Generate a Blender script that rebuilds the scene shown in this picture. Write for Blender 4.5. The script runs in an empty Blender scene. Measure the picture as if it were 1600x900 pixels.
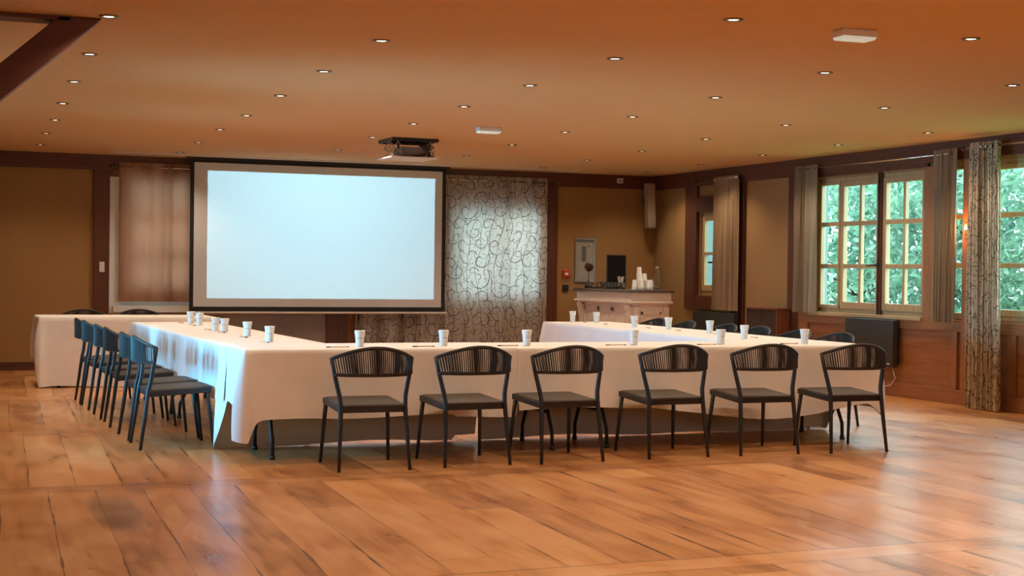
import bpy, bmesh, math, random
from mathutils import Vector, Matrix
PI = math.pi
random.seed(7)
SC = bpy.context.scene
COL = SC.collection

# ---------------------------------------------------------------- camera
H = 1.30
TH, PITCH, ROLL = math.radians(21.7), math.radians(-0.663), math.radians(0.745)
fw = Vector((math.sin(TH)*math.cos(PITCH), math.cos(TH)*math.cos(PITCH), math.sin(PITCH)))
r0 = Vector((math.cos(TH), -math.sin(TH), 0)); u0 = r0.cross(fw)
R = r0*math.cos(ROLL) + u0*math.sin(ROLL); U = -r0*math.sin(ROLL) + u0*math.cos(ROLL)
cd = bpy.data.cameras.new('camera'); cam = bpy.data.objects.new('camera', cd); COL.objects.link(cam)
m = Matrix((R, U, -fw)).transposed().to_4x4(); m.translation = Vector((0, 0, H)); cam.matrix_world = m
cd.sensor_width = 36.0; cd.lens = 2290.0/1600*36; cd.clip_start = 0.05; cd.clip_end = 300
SC.camera = cam
# ---------------------------------------------------------------- colour management, world, sun
SC.view_settings.view_transform = 'Standard'; SC.view_settings.look = 'None'
SC.view_settings.gamma = 1; SC.view_settings.use_curve_mapping = False
SC.view_settings.exposure = -0.08
SC.cycles.max_bounces = 8; SC.cycles.diffuse_bounces = 5; SC.cycles.transparent_max_bounces = 16
SC.cycles.caustics_reflective = False; SC.cycles.caustics_refractive = False
SC.cycles.sample_clamp_indirect = 6
W = bpy.data.worlds.new('sky'); SC.world = W; W.use_nodes = True
bg = W.node_tree.nodes['Background']; bg.inputs[0].default_value = (0.62, 0.90, 1.0, 1); bg.inputs[1].default_value = 12.0
WARM = (1.0, 0.77, 0.53); COOL = (0.10, 0.58, 1.0)
DOWN_W = 52.0          # one recessed spot
def light(name, kind, loc, energy, color, rot=(0, 0, 0), parent=None, **kw):
    d = bpy.data.lights.new(name, kind); d.energy = energy; d.color = color
    for k, v in kw.items(): setattr(d, k, v)
    o = bpy.data.objects.new(name, d); COL.objects.link(o); o.location = loc; o.rotation_euler = rot
    if parent: o.parent = parent
    return o
# sun comes over the house onto the trees outside the right-hand windows
s = light('sun', 'SUN', (0, 0, 20), 6.0, (1.0, 0.97, 0.88)); s.data.angle = 0.02
s.rotation_euler = Vector((0.42, 0.22, -1.0)).to_track_quat('-Z', 'Y').to_euler()
# daylight of the two windows in the left wall (outside the frame)
for yy, e in ((10.6, 46), (13.4, 22)):
    light('window_daylight', 'AREA', (-1.05, yy, 1.15), e, COOL, rot=(0, -PI/2, 0), shape='RECTANGLE', size=0.75, size_y=0.95, spread=math.radians(64))
# fill light added behind the camera for the cloth fronts, then nearer downlight rows
light('rear_fill_light', 'AREA', (3.5, -1.4, 2.0), 60, (1.0, 0.84, 0.70), rot=(math.radians(55), 0, 0), shape='RECTANGLE', size=8, size_y=1.2)
for yy in (5.4, 3.8, 2.2):
    for xx in (0.9, 2.5, 4.05, 5.6, 7.2):
        light('hall_downlight', 'SPOT', (xx, yy, 2.67), 58.0, (1.0, 0.88, 0.76), spot_size=math.radians(135), spot_blend=0.8, shadow_soft_size=0.05)

# ---------------------------------------------------------------- materials
def nt(name):
    m = bpy.data.materials.new(name); m.use_nodes = True
    return m, m.node_tree, m.node_tree.nodes['Principled BSDF']
def N(t, kind, **kw):
    n = t.nodes.new(kind)
    for k, v in kw.items():
        if k.startswith('i_'):
            key = k[2:]
            n.inputs[int(key) if key.isdigit() else key.replace('_', ' ')].default_value = v
        else: setattr(n, k, v)
    return n
def lk(t, a, b): t.links.new(a, b)
def math_n(t, op, a, b=None, c=None):
    n = t.nodes.new('ShaderNodeMath'); n.operation = op
    for i, v in enumerate((a, b, c)):
        if v is None: continue
        if isinstance(v, (int, float)): n.inputs[i].default_value = v
        else: t.links.new(v, n.inputs[i])
    return n.outputs[0]
def mixc(t, fac, a, b, mode='MIX'):
    n = t.nodes.new('ShaderNodeMix'); n.data_type = 'RGBA'; n.blend_type = mode
    for i, v in ((0, fac), (6, a), (7, b)):
        if isinstance(v, (int, float)): n.inputs[i].default_value = v
        elif isinstance(v, tuple): n.inputs[i].default_value = v if len(v) == 4 else (*v, 1)
        else: t.links.new(v, n.inputs[i])
    return n.outputs[2]
def plain(name, col, rough=0.5, metal=0.0, vary=0.12, scale=12, bump=0.0, emit=None, es=0, coat=0):
    m, t, p = nt(name)
    tc = N(t, 'ShaderNodeTexCoord'); no = N(t, 'ShaderNodeTexNoise', i_Scale=scale, i_Detail=4.0)
    lk(t, tc.outputs['Object'], no.inputs['Vector'])
    dark = tuple(c*(1-vary) for c in col); lite = tuple(min(1, c*(1+vary)) for c in col)
    lk(t, mixc(t, no.outputs['Fac'], dark, lite), p.inputs['Base Color'])
    p.inputs['Roughness'].default_value = rough; p.inputs['Metallic'].default_value = metal
    if coat: p.inputs['Coat Weight'].default_value = coat
    if bump:
        b = N(t, 'ShaderNodeBump', i_Strength=bump, i_Distance=0.01); lk(t, no.outputs['Fac'], b.inputs['Height']); lk(t, b.outputs[0], p.inputs['Normal'])
    if emit: p.inputs['Emission Color'].default_value = (*emit, 1); p.inputs['Emission Strength'].default_value = es
    return m
def wood(name, col, dark, rough=0.45, axis='Z', scale=1.0):
    m, t, p = nt(name)
    tc = N(t, 'ShaderNodeTexCoord'); mp = N(t, 'ShaderNodeMapping')
    s = {'X': (1.2, 14, 14), 'Y': (14, 1.2, 14), 'Z': (14, 14, 1.2)}[axis]
    mp.inputs['Scale'].default_value = tuple(v*scale for v in s)
    lk(t, tc.outputs['Object'], mp.inputs['Vector'])
    no = N(t, 'ShaderNodeTexNoise', i_Scale=1.6, i_Detail=6.0, i_Distortion=0.6); lk(t, mp.outputs[0], no.inputs['Vector'])
    n2 = N(t, 'ShaderNodeTexNoise', i_Scale=0.9, i_Detail=2.0); lk(t, tc.outputs['Object'], n2.inputs['Vector'])
    f = math_n(t, 'ADD', math_n(t, 'MULTIPLY', no.outputs['Fac'], 0.7), math_n(t, 'MULTIPLY', n2.outputs['Fac'], 0.3))
    cr = N(t, 'ShaderNodeValToRGB'); cr.color_ramp.elements[0].position = 0.35; cr.color_ramp.elements[1].position = 0.68
    cr.color_ramp.elements[0].color = (*dark, 1); cr.color_ramp.elements[1].color = (*col, 1)
    lk(t, f, cr.inputs[0]); lk(t, cr.outputs[0], p.inputs['Base Color'])
    p.inputs['Roughness'].default_value = rough
    b = N(t, 'ShaderNodeBump', i_Strength=0.15, i_Distance=0.004); lk(t, no.outputs['Fac'], b.inputs['Height']); lk(t, b.outputs[0], p.inputs['Normal'])
    return m
def floor_material():
    m, t, p = nt('oak_planks')
    tc = N(t, 'ShaderNodeTexCoord'); sep = N(t, 'ShaderNodeSeparateXYZ'); lk(t, tc.outputs['Object'], sep.inputs[0])
    X, Y = sep.outputs[0], sep.outputs[1]
    per = 3.07
    v = math_n(t, 'DIVIDE', math_n(t, 'SUBTRACT', Y, 5.66), per)
    seg = math_n(t, 'FLOOR', v); fv = math_n(t, 'FRACT', v)
    # planks run a touch off the hall axis
    u = math_n(t, 'ADD', math_n(t, 'DIVIDE', math_n(t, 'SUBTRACT', X, math_n(t, 'MULTIPLY', Y, 0.045)), 0.265), math_n(t, 'MULTIPLY', seg, 0.37))
    wob = N(t, 'ShaderNodeTexNoise', i_Scale=0.7, i_Detail=1.0); lk(t, tc.outputs['Object'], wob.inputs['Vector'])
    u = math_n(t, 'ADD', u, math_n(t, 'MULTIPLY', wob.outputs['Fac'], 0.12))
    pid = math_n(t, 'FLOOR', u); fu = math_n(t, 'FRACT', u)
    cross = math_n(t, 'LESS_THAN', fv, 0.075)
    cv = math_n(t, 'FLOOR', math_n(t, 'DIVIDE', X, 2.3))
    # board butt joints inside a bay
    w1 = N(t, 'ShaderNodeTexWhiteNoise', noise_dimensions='2D'); cb = N(t, 'ShaderNodeCombineXYZ'); lk(t, pid, cb.inputs[0]); lk(t, seg, cb.inputs[1]); lk(t, cb.outputs[0], w1.inputs['Vector'])
    jpos = math_n(t, 'ADD', math_n(t, 'MULTIPLY', w1.outputs['Value'], 1.3), 0.15)
    past = math_n(t, 'GREATER_THAN', fv, jpos)
    w2 = N(t, 'ShaderNodeTexWhiteNoise', noise_dimensions='3D'); cb2 = N(t, 'ShaderNodeCombineXYZ')
    lk(t, mix_f(t, cross, pid, cv), cb2.inputs[0]); lk(t, math_n(t, 'ADD', seg, math_n(t, 'MULTIPLY', past, 0.5)), cb2.inputs[1]); lk(t, cross, cb2.inputs[2]); lk(t, cb2.outputs[0], w2.inputs['Vector'])
    # grain
    mp = N(t, 'ShaderNodeMapping'); mp.inputs['Scale'].default_value = (16, 1.0, 1); lk(t, tc.outputs['Object'], mp.inputs['Vector'])
    mpc = N(t, 'ShaderNodeMapping'); mpc.inputs['Scale'].default_value = (1.0, 16, 1); lk(t, tc.outputs['Object'], mpc.inputs['Vector'])
    mv = N(t, 'ShaderNodeMix', data_type='VECTOR'); lk(t, cross, mv.inputs[0]); lk(t, mp.outputs[0], mv.inputs[4]); lk(t, mpc.outputs[0], mv.inputs[5])
    av = N(t, 'ShaderNodeVectorMath', operation='ADD'); lk(t, mv.outputs[1], av.inputs[0]); sc2 = N(t, 'ShaderNodeVectorMath', operation='SCALE'); lk(t, w2.outputs['Color'], sc2.inputs[0]); sc2.inputs[3].default_value = 20; lk(t, sc2.outputs[0], av.inputs[1])
    gr = N(t, 'ShaderNodeTexNoise', i_Scale=1.5, i_Detail=6.0, i_Roughness=0.6, i_Distortion=0.35); lk(t, av.outputs[0], gr.inputs['Vector'])
    wear = N(t, 'ShaderNodeTexNoise', i_Scale=1.6, i_Detail=5.0, i_Roughness=0.55)
    mpw = N(t, 'ShaderNodeMapping'); mpw.inputs['Scale'].default_value = (2.2, 0.8, 1); lk(t, tc.outputs['Object'], mpw.inputs['Vector']); lk(t, mpw.outputs[0], wear.inputs['Vector'])
    cr = N(t, 'ShaderNodeValToRGB'); e = cr.color_ramp.elements
    e[0].position = 0.36; e[0].color = (0.28, 0.105, 0.033, 1); e[1].position = 0.66; e[1].color = (0.80, 0.42, 0.17, 1)
    k = e.new(0.5); k.color = (0.58, 0.255, 0.085, 1)
    f = math_n(t, 'ADD', math_n(t, 'MULTIPLY', gr.outputs['Fac'], 0.40), math_n(t, 'ADD', math_n(t, 'MULTIPLY', w2.outputs['Value'], 0.16), math_n(t, 'MULTIPLY', wear.outputs['Fac'], 0.48)))
    lk(t, math_n(t, 'SUBTRACT', f, 0.02), cr.inputs[0])
    # grey worn stains, stretched along the boards
    mps = N(t, 'ShaderNodeMapping'); mps.inputs['Scale'].default_value = (4.5, 0.6, 1); lk(t, tc.outputs['Object'], mps.inputs['Vector'])
    st = N(t, 'ShaderNodeTexNoise', i_Scale=1.3, i_Detail=4.0); lk(t, mps.outputs[0], st.inputs['Vector'])
    sr = N(t, 'ShaderNodeMapRange'); lk(t, st.outputs['Fac'], sr.inputs[0]); sr.inputs[1].default_value = 0.62; sr.inputs[2].default_value = 0.78; sr.inputs[4].default_value = 0.35
    c1 = mixc(t, sr.outputs[0], cr.outputs[0], (0.17, 0.085, 0.045))
    # the dark worn patch near the left
    dx = math_n(t, 'DIVIDE', math_n(t, 'SUBTRACT', X, 0.93), 0.14); dy = math_n(t, 'DIVIDE', math_n(t, 'SUBTRACT', Y, 7.95), 0.62)
    dd = math_n(t, 'ADD', math_n(t, 'ADD', math_n(t, 'POWER', math_n(t, 'ABSOLUTE', dx), 6.0), math_n(t, 'MULTIPLY', dy, dy)), math_n(t, 'MULTIPLY', math_n(t, 'SUBTRACT', gr.outputs['Fac'], 0.5), 1.6))
    dr = N(t, 'ShaderNodeMapRange'); lk(t, dd, dr.inputs[0]); dr.inputs[1].default_value = 1.1; dr.inputs[2].default_value = 0.3; dr.inputs[3].default_value = 0; dr.inputs[4].default_value = 0.5
    c1 = mixc(t, dr.outputs[0], c1, (0.11, 0.075, 0.045))
    # knots
    vo = N(t, 'ShaderNodeTexVoronoi', i_Scale=1.7); lk(t, tc.outputs['Object'], vo.inputs['Vector'])
    kn = math_n(t, 'LESS_THAN', vo.outputs['Distance'], 0.028)
    c1 = mixc(t, math_n(t, 'MULTIPLY', kn, 0.6), c1, (0.10, 0.035, 0.012))
    # seams
    eu = math_n(t, 'MINIMUM', fu, math_n(t, 'SUBTRACT', 1.0, fu))
    gw = math_n(t, 'ADD', 0.007, math_n(t, 'MULTIPLY', math_n(t, 'MULTIPLY', w1.outputs['Value'], w1.outputs['Value']), 0.020))
    gapn = N(t, 'ShaderNodeTexNoise', i_Scale=2.0, i_Detail=2.0); lk(t, tc.outputs['Object'], gapn.inputs['Vector'])
    seamu = math_n(t, 'MULTIPLY', math_n(t, 'LESS_THAN', eu, math_n(t, 'MULTIPLY', gw, math_n(t, 'MAXIMUM', math_n(t, 'MULTIPLY', math_n(t, 'SUBTRACT', gapn.outputs['Fac'], 0.42), 8.0), 0.35))), math_n(t, 'SUBTRACT', 1.0, cross))
    s1 = math_n(t, 'LESS_THAN', fv, 0.0022)
    s2 = math_n(t, 'LESS_THAN', math_n(t, 'ABSOLUTE', math_n(t, 'SUBTRACT', fv, 0.075)), 0.0016)
    s3 = math_n(t, 'MULTIPLY', math_n(t, 'LESS_THAN', math_n(t, 'ABSOLUTE', math_n(t, 'SUBTRACT', fv, jpos)), 0.0010), 0.8)
    seam = math_n(t, 'MAXIMUM', math_n(t, 'MAXIMUM', seamu, s1), math_n(t, 'MAXIMUM', s2, s3))
    lk(t, mixc(t, math_n(t, 'MULTIPLY', seam, 0.85), c1, (0.055, 0.018, 0.008)), p.inputs['Base Color'])
    ro = N(t, 'ShaderNodeMapRange'); lk(t, wear.outputs['Fac'], ro.inputs[0]); ro.inputs[1].default_value = 0.3; ro.inputs[2].default_value = 0.7; ro.inputs[3].default_value = 0.26; ro.inputs[4].default_value = 0.44
    lk(t, ro.outputs[0], p.inputs['Roughness'])
    cw = N(t, 'ShaderNodeMapRange'); lk(t, math_n(t, 'ADD', math_n(t, 'MULTIPLY', wear.outputs['Fac'], 0.6), math_n(t, 'MULTIPLY', gr.outputs['Fac'], 0.4)), cw.inputs[0]); cw.inputs[1].default_value = 0.40; cw.inputs[2].default_value = 0.62; cw.inputs[3].default_value = 0.05; cw.inputs[4].default_value = 0.9
    lk(t, cw.outputs[0], p.inputs['Coat Weight']); p.inputs['Coat Roughness'].default_value = 0.24
    h = math_n(t, 'SUBTRACT', math_n(t, 'ADD', math_n(t, 'MULTIPLY', gr.outputs['Fac'], 0.35), math_n(t, 'MULTIPLY', wear.outputs['Fac'], 1.2)), seam)
    b = N(t, 'ShaderNodeBump', i_Strength=0.25, i_Distance=0.004); lk(t, h, b.inputs['Height']); lk(t, b.outputs[0], p.inputs['Normal'])
    return m
def mix_f(t, f, a, b):
    n = t.nodes.new('ShaderNodeMix'); n.data_type = 'FLOAT'
    t.links.new(f, n.inputs[0]); t.links.new(a, n.inputs[2]); t.links.new(b, n.inputs[3]); return n.outputs[0]
def fabric(name, col, trans=0.0, tcol=None, pattern=None, rough=0.9, bump=0.2):
    """woven cloth; trans = share of light let through; pattern = scrollwork line colour (uses UV, metres)"""
    m, t, p = nt(name); out = t.nodes['Material Output']
    tc = N(t, 'ShaderNodeTexCoord')
    no = N(t, 'ShaderNodeTexNoise', i_Scale=5.0, i_Detail=5.0); lk(t, tc.outputs['Object'], no.inputs['Vector'])
    c = mixc(t, no.outputs['Fac'], tuple(v*0.93 for v in col), tuple(min(1, v*1.05) for v in col))
    mask = None
    if pattern:
        masks = []
        for sc_, off, K, wd in ((4.4, 0.0, 13.0, 0.0100), (7.6, 7.3, 15.0, 0.0075)):
            mp = N(t, 'ShaderNodeMapping'); mp.inputs['Location'].default_value = (off, off*0.7, 0); lk(t, tc.outputs['UV'], mp.inputs['Vector'])
            vo = N(t, 'ShaderNodeTexVoronoi', voronoi_dimensions='2D', i_Scale=sc_, i_Randomness=0.75); lk(t, mp.outputs[0], vo.inputs['Vector'])
            sb = N(t, 'ShaderNodeVectorMath', operation='SUBTRACT'); lk(t, mp.outputs[0], sb.inputs[0]); lk(t, vo.outputs['Position'], sb.inputs[1])
            sp = N(t, 'ShaderNodeSeparateXYZ'); lk(t, sb.outputs[0], sp.inputs[0])
            r = math_n(t, 'SQRT', math_n(t, 'ADD', math_n(t, 'MULTIPLY', sp.outputs[0], sp.outputs[0]), math_n(t, 'MULTIPLY', sp.outputs[1], sp.outputs[1])))
            th = math_n(t, 'ARCTAN2', sp.outputs[1], sp.outputs[0])
            sep = N(t, 'ShaderNodeSeparateColor'); lk(t, vo.outputs['Color'], sep.inputs[0])
            sgn = math_n(t, 'SUBTRACT', math_n(t, 'MULTIPLY', math_n(t, 'GREATER_THAN', sep.outputs[0], 0.5), 2.0), 1.0)
            ph = math_n(t, 'ADD', math_n(t, 'MULTIPLY', th, sgn), math_n(t, 'MULTIPLY', sep.outputs[1], 6.28))
            # r = a*theta spiral: distance in metres to the arm
            pitch = 0.62/sc_
            q = math_n(t, 'FRACT', math_n(t, 'ADD', math_n(t, 'DIVIDE', r, pitch), math_n(t, 'DIVIDE', ph, 6.2832)))
            d = math_n(t, 'MULTIPLY', math_n(t, 'ABSOLUTE', math_n(t, 'SUBTRACT', q, 0.5)), pitch)
            masks.append(math_n(t, 'LESS_THAN', d, wd/2))
        wv = N(t, 'ShaderNodeTexWave', wave_type='BANDS', bands_direction='X', i_Scale=1.1, i_Distortion=5.0, i_Detail=1.0); wv.inputs['Detail Scale'].default_value = 1.1
        lk(t, tc.outputs['UV'], wv.inputs['Vector'])
        masks.append(math_n(t, 'LESS_THAN', math_n(t, 'ABSOLUTE', math_n(t, 'SUBTRACT', wv.outputs['Fac'], 0.5)), 0.035))
        mask = math_n(t, 'MAXIMUM', math_n(t, 'MAXIMUM', masks[0], math_n(t, 'MULTIPLY', masks[1], 0.8)), masks[2])
        c = mixc(t, math_n(t, 'MULTIPLY', mask, 0.92), c, pattern)
    we = N(t, 'ShaderNodeTexNoise', i_Scale=240.0, i_Detail=1.0); lk(t, tc.outputs['Object'], we.inputs['Vector'])
    cr = N(t, 'ShaderNodeTexNoise', i_Scale=3.0, i_Detail=4.0); lk(t, tc.outputs['Object'], cr.inputs['Vector'])
    hh = math_n(t, 'ADD', math_n(t, 'MULTIPLY', we.outputs['Fac'], 0.05), cr.outputs['Fac'])
    b = N(t, 'ShaderNodeBump', i_Strength=bump, i_Distance=0.02); lk(t, hh, b.inputs['Height'])
    if trans:
        df = N(t, 'ShaderNodeBsdfDiffuse'); lk(t, c, df.inputs[0]); lk(t, b.outputs[0], df.inputs['Normal'])
        tr = N(t, 'ShaderNodeBsdfTranslucent')
        tcc = mixc(t, 0.0, c, c) if tcol is None else mixc(t, 1.0, c, tcol, 'MULTIPLY')
        lk(t, tcc, tr.inputs[0])
        mx = N(t, 'ShaderNodeMixShader'); mx.inputs[0].default_value = trans
        lk(t, df.outputs[0], mx.inputs[1]); lk(t, tr.outputs[0], mx.inputs[2]); lk(t, mx.outputs[0], out.inputs[0])
    else:
        lk(t, c, p.inputs['Base Color']); lk(t, b.outputs[0], p.inputs['Normal'])
        p.inputs['Roughness'].default_value = rough; p.inputs['Specular IOR Level'].default_value = 0.2
    return m
def glass_material(name='clear_glass', tint=(0.97, 1, 1)):
    m, t, p = nt(name); out = t.nodes['Material Output']
    tr = N(t, 'ShaderNodeBsdfTransparent'); tr.inputs[0].default_value = (*tint, 1)
    gl = N(t, 'ShaderNodeBsdfGlossy'); gl.inputs['Roughness'].default_value = 0.02
    ge = N(t, 'ShaderNodeNewGeometry'); dt = N(t, 'ShaderNodeVectorMath', operation='DOT_PRODUCT'); lk(t, ge.outputs['Incoming'], dt.inputs[0]); lk(t, ge.outputs['Normal'], dt.inputs[1])
    fr = math_n(t, 'ADD', 0.03, math_n(t, 'POWER', math_n(t, 'SUBTRACT', 1.0, math_n(t, 'ABSOLUTE', dt.outputs['Value'])), 5.0))
    mx = N(t, 'ShaderNodeMixShader'); lk(t, fr, mx.inputs[0]); lk(t, tr.outputs[0], mx.inputs[1]); lk(t, gl.outputs[0], mx.inputs[2]); lk(t, mx.outputs[0], out.inputs[0])
    return m
def emissive(name, col, strength):
    return plain(name, col, rough=0.4, emit=col, es=strength)
def leaf_material():
    m, t, p = nt('leaf_green'); out = t.nodes['Material Output']
    tc = N(t, 'ShaderNodeTexCoord'); no = N(t, 'ShaderNodeTexNoise', i_Scale=1.1, i_Detail=6.0, i_Roughness=0.75); lk(t, tc.outputs['Object'], no.inputs['Vector'])
    cr = N(t, 'ShaderNodeValToRGB'); e = cr.color_ramp.elements; e[0].position = 0.36; e[0].color = (0.022, 0.095, 0.068, 1); e[1].position = 0.64; e[1].color = (0.22, 0.37, 0.25, 1)
    lk(t, no.outputs['Fac'], cr.inputs[0])
    p.inputs['Roughness'].default_value = 0.35; lk(t, cr.outputs[0], p.inputs['Base Color'])
    tr = N(t, 'ShaderNodeBsdfTranslucent'); lk(t, cr.outputs[0], tr.inputs[0])
    mx = N(t, 'ShaderNodeMixShader'); mx.inputs[0].default_value = 0.45; lk(t, p.outputs[0], mx.inputs[1]); lk(t, tr.outputs[0], mx.inputs[2]); lk(t, mx.outputs[0], out.inputs[0])
    return m
M = {}
M['floor'] = floor_material()
M['ceiling'] = plain('ceiling_plaster', (0.60, 0.395, 0.185), 0.9, vary=0.03, scale=3)
M['plaster'] = plain('ochre_plaster', (0.32, 0.182, 0.066), 0.9, vary=0.08, scale=2.2, bump=0.1)
M['beam'] = wood('dark_red_timber', (0.125, 0.036, 0.014), (0.075, 0.020, 0.008), 0.5, 'X')
M['post'] = wood('dark_red_timber_upright', (0.125, 0.036, 0.014), (0.075, 0.020, 0.008), 0.5, 'Z')
M['panel'] = wood('amber_panelling', (0.36, 0.155, 0.058), (0.23, 0.088, 0.032), 0.42, 'Y')
M['panel_z'] = wood('amber_stiles', (0.36, 0.16, 0.062), (0.25, 0.10, 0.036), 0.42, 'Z')
M['sill'] = wood('pale_window_wood', (0.50, 0.345, 0.17), (0.38, 0.245, 0.115), 0.45, 'Y')
M['sill_z'] = wood('pale_window_stile', (0.50, 0.345, 0.17), (0.38, 0.245, 0.115), 0.45, 'Z')
M['white_paint'] = plain('white_paint', (0.62, 0.66, 0.66), 0.5, vary=0.05)
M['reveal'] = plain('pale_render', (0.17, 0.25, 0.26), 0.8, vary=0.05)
M['cloth'] = fabric('white_tablecloth', (0.80, 0.79, 0.78), bump=0.5)
M['chair_metal'] = plain('charcoal_aluminium', (0.014, 0.015, 0.017), 0.42, vary=0.1)
M['seat'] = plain('charcoal_seat', (0.040, 0.031, 0.022), 0.5, vary=0.12, scale=30)
M['rope'] = plain('dark_rope', (0.026, 0.019, 0.016), 0.6, vary=0.25, scale=60)
M['black'] = plain('matt_black', (0.010, 0.010, 0.011), 0.5)
M['dark_metal'] = plain('dark_steel', (0.035, 0.033, 0.033), 0.35, metal=0.6)
M['chrome'] = plain('brushed_chrome', (0.65, 0.62, 0.58), 0.25, metal=1.0)
M['screen'] = plain('screen_fabric', (0.58, 0.63, 0.66), 0.9, vary=0.01)
M['screen_border'] = plain('screen_black_border', (0.008, 0.012, 0.016), 0.8)
M['white_plastic'] = plain('white_plastic', (0.72, 0.71, 0.68), 0.4, vary=0.03)
M['bar_white'] = plain('bar_cream_paint', (0.76, 0.66, 0.55), 0.5, vary=0.06, scale=4)
M['bar_top'] = wood('bar_dark_top', (0.13, 0.085, 0.05), (0.08, 0.05, 0.03), 0.3, 'Y')
M['curtain_plain'] = fabric('taupe_curtain', (0.27, 0.185, 0.105), 0.0)
M['curtain_sheer'] = fabric('taupe_curtain_backlit', (0.33, 0.165, 0.10), 0.17)
M['curtain_pattern'] = fabric('scroll_curtain_backlit', (0.46, 0.42, 0.375), 0.28, pattern=(0.055, 0.035, 0.035))
M['curtain_pattern_solid'] = fabric('scroll_curtain', (0.50, 0.39, 0.26), 0.12, pattern=(0.08, 0.05, 0.035))
M['glass'] = glass_material()
M['leaf'] = leaf_material()
M['bark'] = wood('bark', (0.16, 0.12, 0.08), (0.06, 0.045, 0.03), 0.9, 'Z')
M['lens'] = emissive('lamp_lens', (1.0, 0.85, 0.62), 6.0)
M['ring'] = plain('lamp_ring', (0.13, 0.085, 0.055), 0.35, metal=0.5)
M['sconce'] = emissive('sconce_bulb', (1.0, 0.55, 0.22), 12.0)
M['em_lens'] = emissive('emergency_lens', (0.75, 0.95, 0.85), 0.35)
M['red'] = plain('alarm_red', (0.45, 0.02, 0.015), 0.4)
M['pencil'] = wood('pencil_wood', (0.62, 0.40, 0.20), (0.45, 0.27, 0.13), 0.4, 'X')
M['grass'] = plain('lawn', (0.10, 0.25, 0.07), 0.9, vary=0.3, scale=3)

# ---------------------------------------------------------------- mesh helpers
class MB:
    def __init__(self): self.v = []; self.f = []; self.uv = None; self.sm = []
    def add(self, vs, fs, smooth=False):
        b = len(self.v); self.v += [tuple(p) for p in vs]
        self.f += [tuple(i+b for i in f) for f in fs]; self.sm += [smooth]*len(fs); return self
    def box(self, c0, c1):
        x0, y0, z0 = c0; x1, y1, z1 = c1
        vs = [(x0,y0,z0),(x1,y0,z0),(x1,y1,z0),(x0,y1,z0),(x0,y0,z1),(x1,y0,z1),(x1,y1,z1),(x0,y1,z1)]
        return self.add(vs, [(0,3,2,1),(4,5,6,7),(0,1,5,4),(1,2,6,5),(2,3,7,6),(3,0,4,7)])
    def hull(self, bot, top):
        """prism between two equal rings"""
        n = len(bot); fs = [tuple(reversed(range(n))), tuple(range(n, 2*n))]
        fs += [(i, (i+1) % n, n+(i+1) % n, n+i) for i in range(n)]
        return self.add(list(bot)+list(top), fs)
    def bar(self, a, b, w, h, up=(0, 0, 1)):
        a = Vector(a); b = Vector(b); d = (b-a).normalized(); up = Vector(up)
        s = d.cross(up)
        if s.length < 1e-4: s = d.cross(Vector((0, 1, 0)))
        s.normalize(); u = s.cross(d).normalized(); s *= w/2; u *= h/2
        return self.hull([a-s-u, a+s-u, a+s+u, a-s+u], [b-s-u, b+s-u, b+s+u, b-s+u])
    def tube(self, pts, r, n=8, cap=True):
        pts = [Vector(p) for p in pts]; rs = r if isinstance(r, (list, tuple)) else [r]*len(pts)
        vs = []; fs = []; prev = None
        for i, p in enumerate(pts):
            d = (pts[min(i+1, len(pts)-1)] - pts[max(i-1, 0)]).normalized()
            if prev is None:
                a = Vector((0, 0, 1)) if abs(d.z) < 0.9 else Vector((0, 1, 0))
                s = d.cross(a).normalized()
            else: s = (prev - d*prev.dot(d)).normalized()
            prev = s; u = d.cross(s)
            for k in range(n):
                t = 2*PI*k/n; vs.append(p + (s*math.cos(t) + u*math.sin(t))*rs[i])
        for i in range(len(pts)-1):
            for k in range(n):
                k2 = (k+1) % n; fs.append((i*n+k, i*n+k2, (i+1)*n+k2, (i+1)*n+k))
        self.add(vs, fs, True)
        if cap:
            L = len(pts)-1; b = len(self.v) - len(vs)
            self.f.append(tuple(b+k for k in reversed(range(n)))); self.f.append(tuple(b+L*n+k for k in range(n))); self.sm += [False]*2
        return self
    def lathe(self, prof, c=(0, 0, 0), n=24):
        vs = []; fs = []
        for r, z in prof:
            for k in range(n):
                t = 2*PI*k/n; vs.append((c[0]+r*math.cos(t), c[1]+r*math.sin(t), c[2]+z))
        for i in range(len(prof)-1):
            for k in range(n):
                k2 = (k+1) % n; fs.append((i*n+k, i*n+k2, (i+1)*n+k2, (i+1)*n+k))
        self.add(vs, fs, True)
        return self
    def grid(self, rows, smooth=True, closed=False, uvf=None):
        h = len(rows); w = len(rows[0]); vs = [p for r in rows for p in r]; fs = []
        for i in range(h-1):
            for j in range(w if closed else w-1):
                j2 = (j+1) % w; fs.append((i*w+j, i*w+j2, (i+1)*w+j2, (i+1)*w+j))
        return self.add(vs, fs, smooth)
    def build(self, name, mat, parent=None, loc=None, rotz=0, bevel=0, uvs=None, solid=0):
        me = bpy.data.meshes.new(name); me.from_pydata([tuple(v) for v in self.v], [], self.f); me.update()
        for p, s_ in zip(me.polygons, self.sm): p.use_smooth = s_
        me.materials.append(M[mat] if isinstance(mat, str) else mat)
        if uvs:
            ul = me.uv_layers.new(name='UVMap')
            for lp in me.loops: ul.data[lp.index].uv = uvs[lp.vertex_index]
        o = bpy.data.objects.new(name, me); COL.objects.link(o)
        if parent: o.parent = parent
        if loc: o.location = loc
        o.rotation_euler.z = rotz
        if bevel:
            b = o.modifiers.new('edge', 'BEVEL'); b.width = bevel; b.segments = 2; b.limit_method = 'ANGLE'
        if solid:
            b = o.modifiers.new('thickness', 'SOLIDIFY'); b.thickness = solid; b.offset = 0
        return o
def struct(o): o['kind'] = 'structure'; return o
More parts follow.
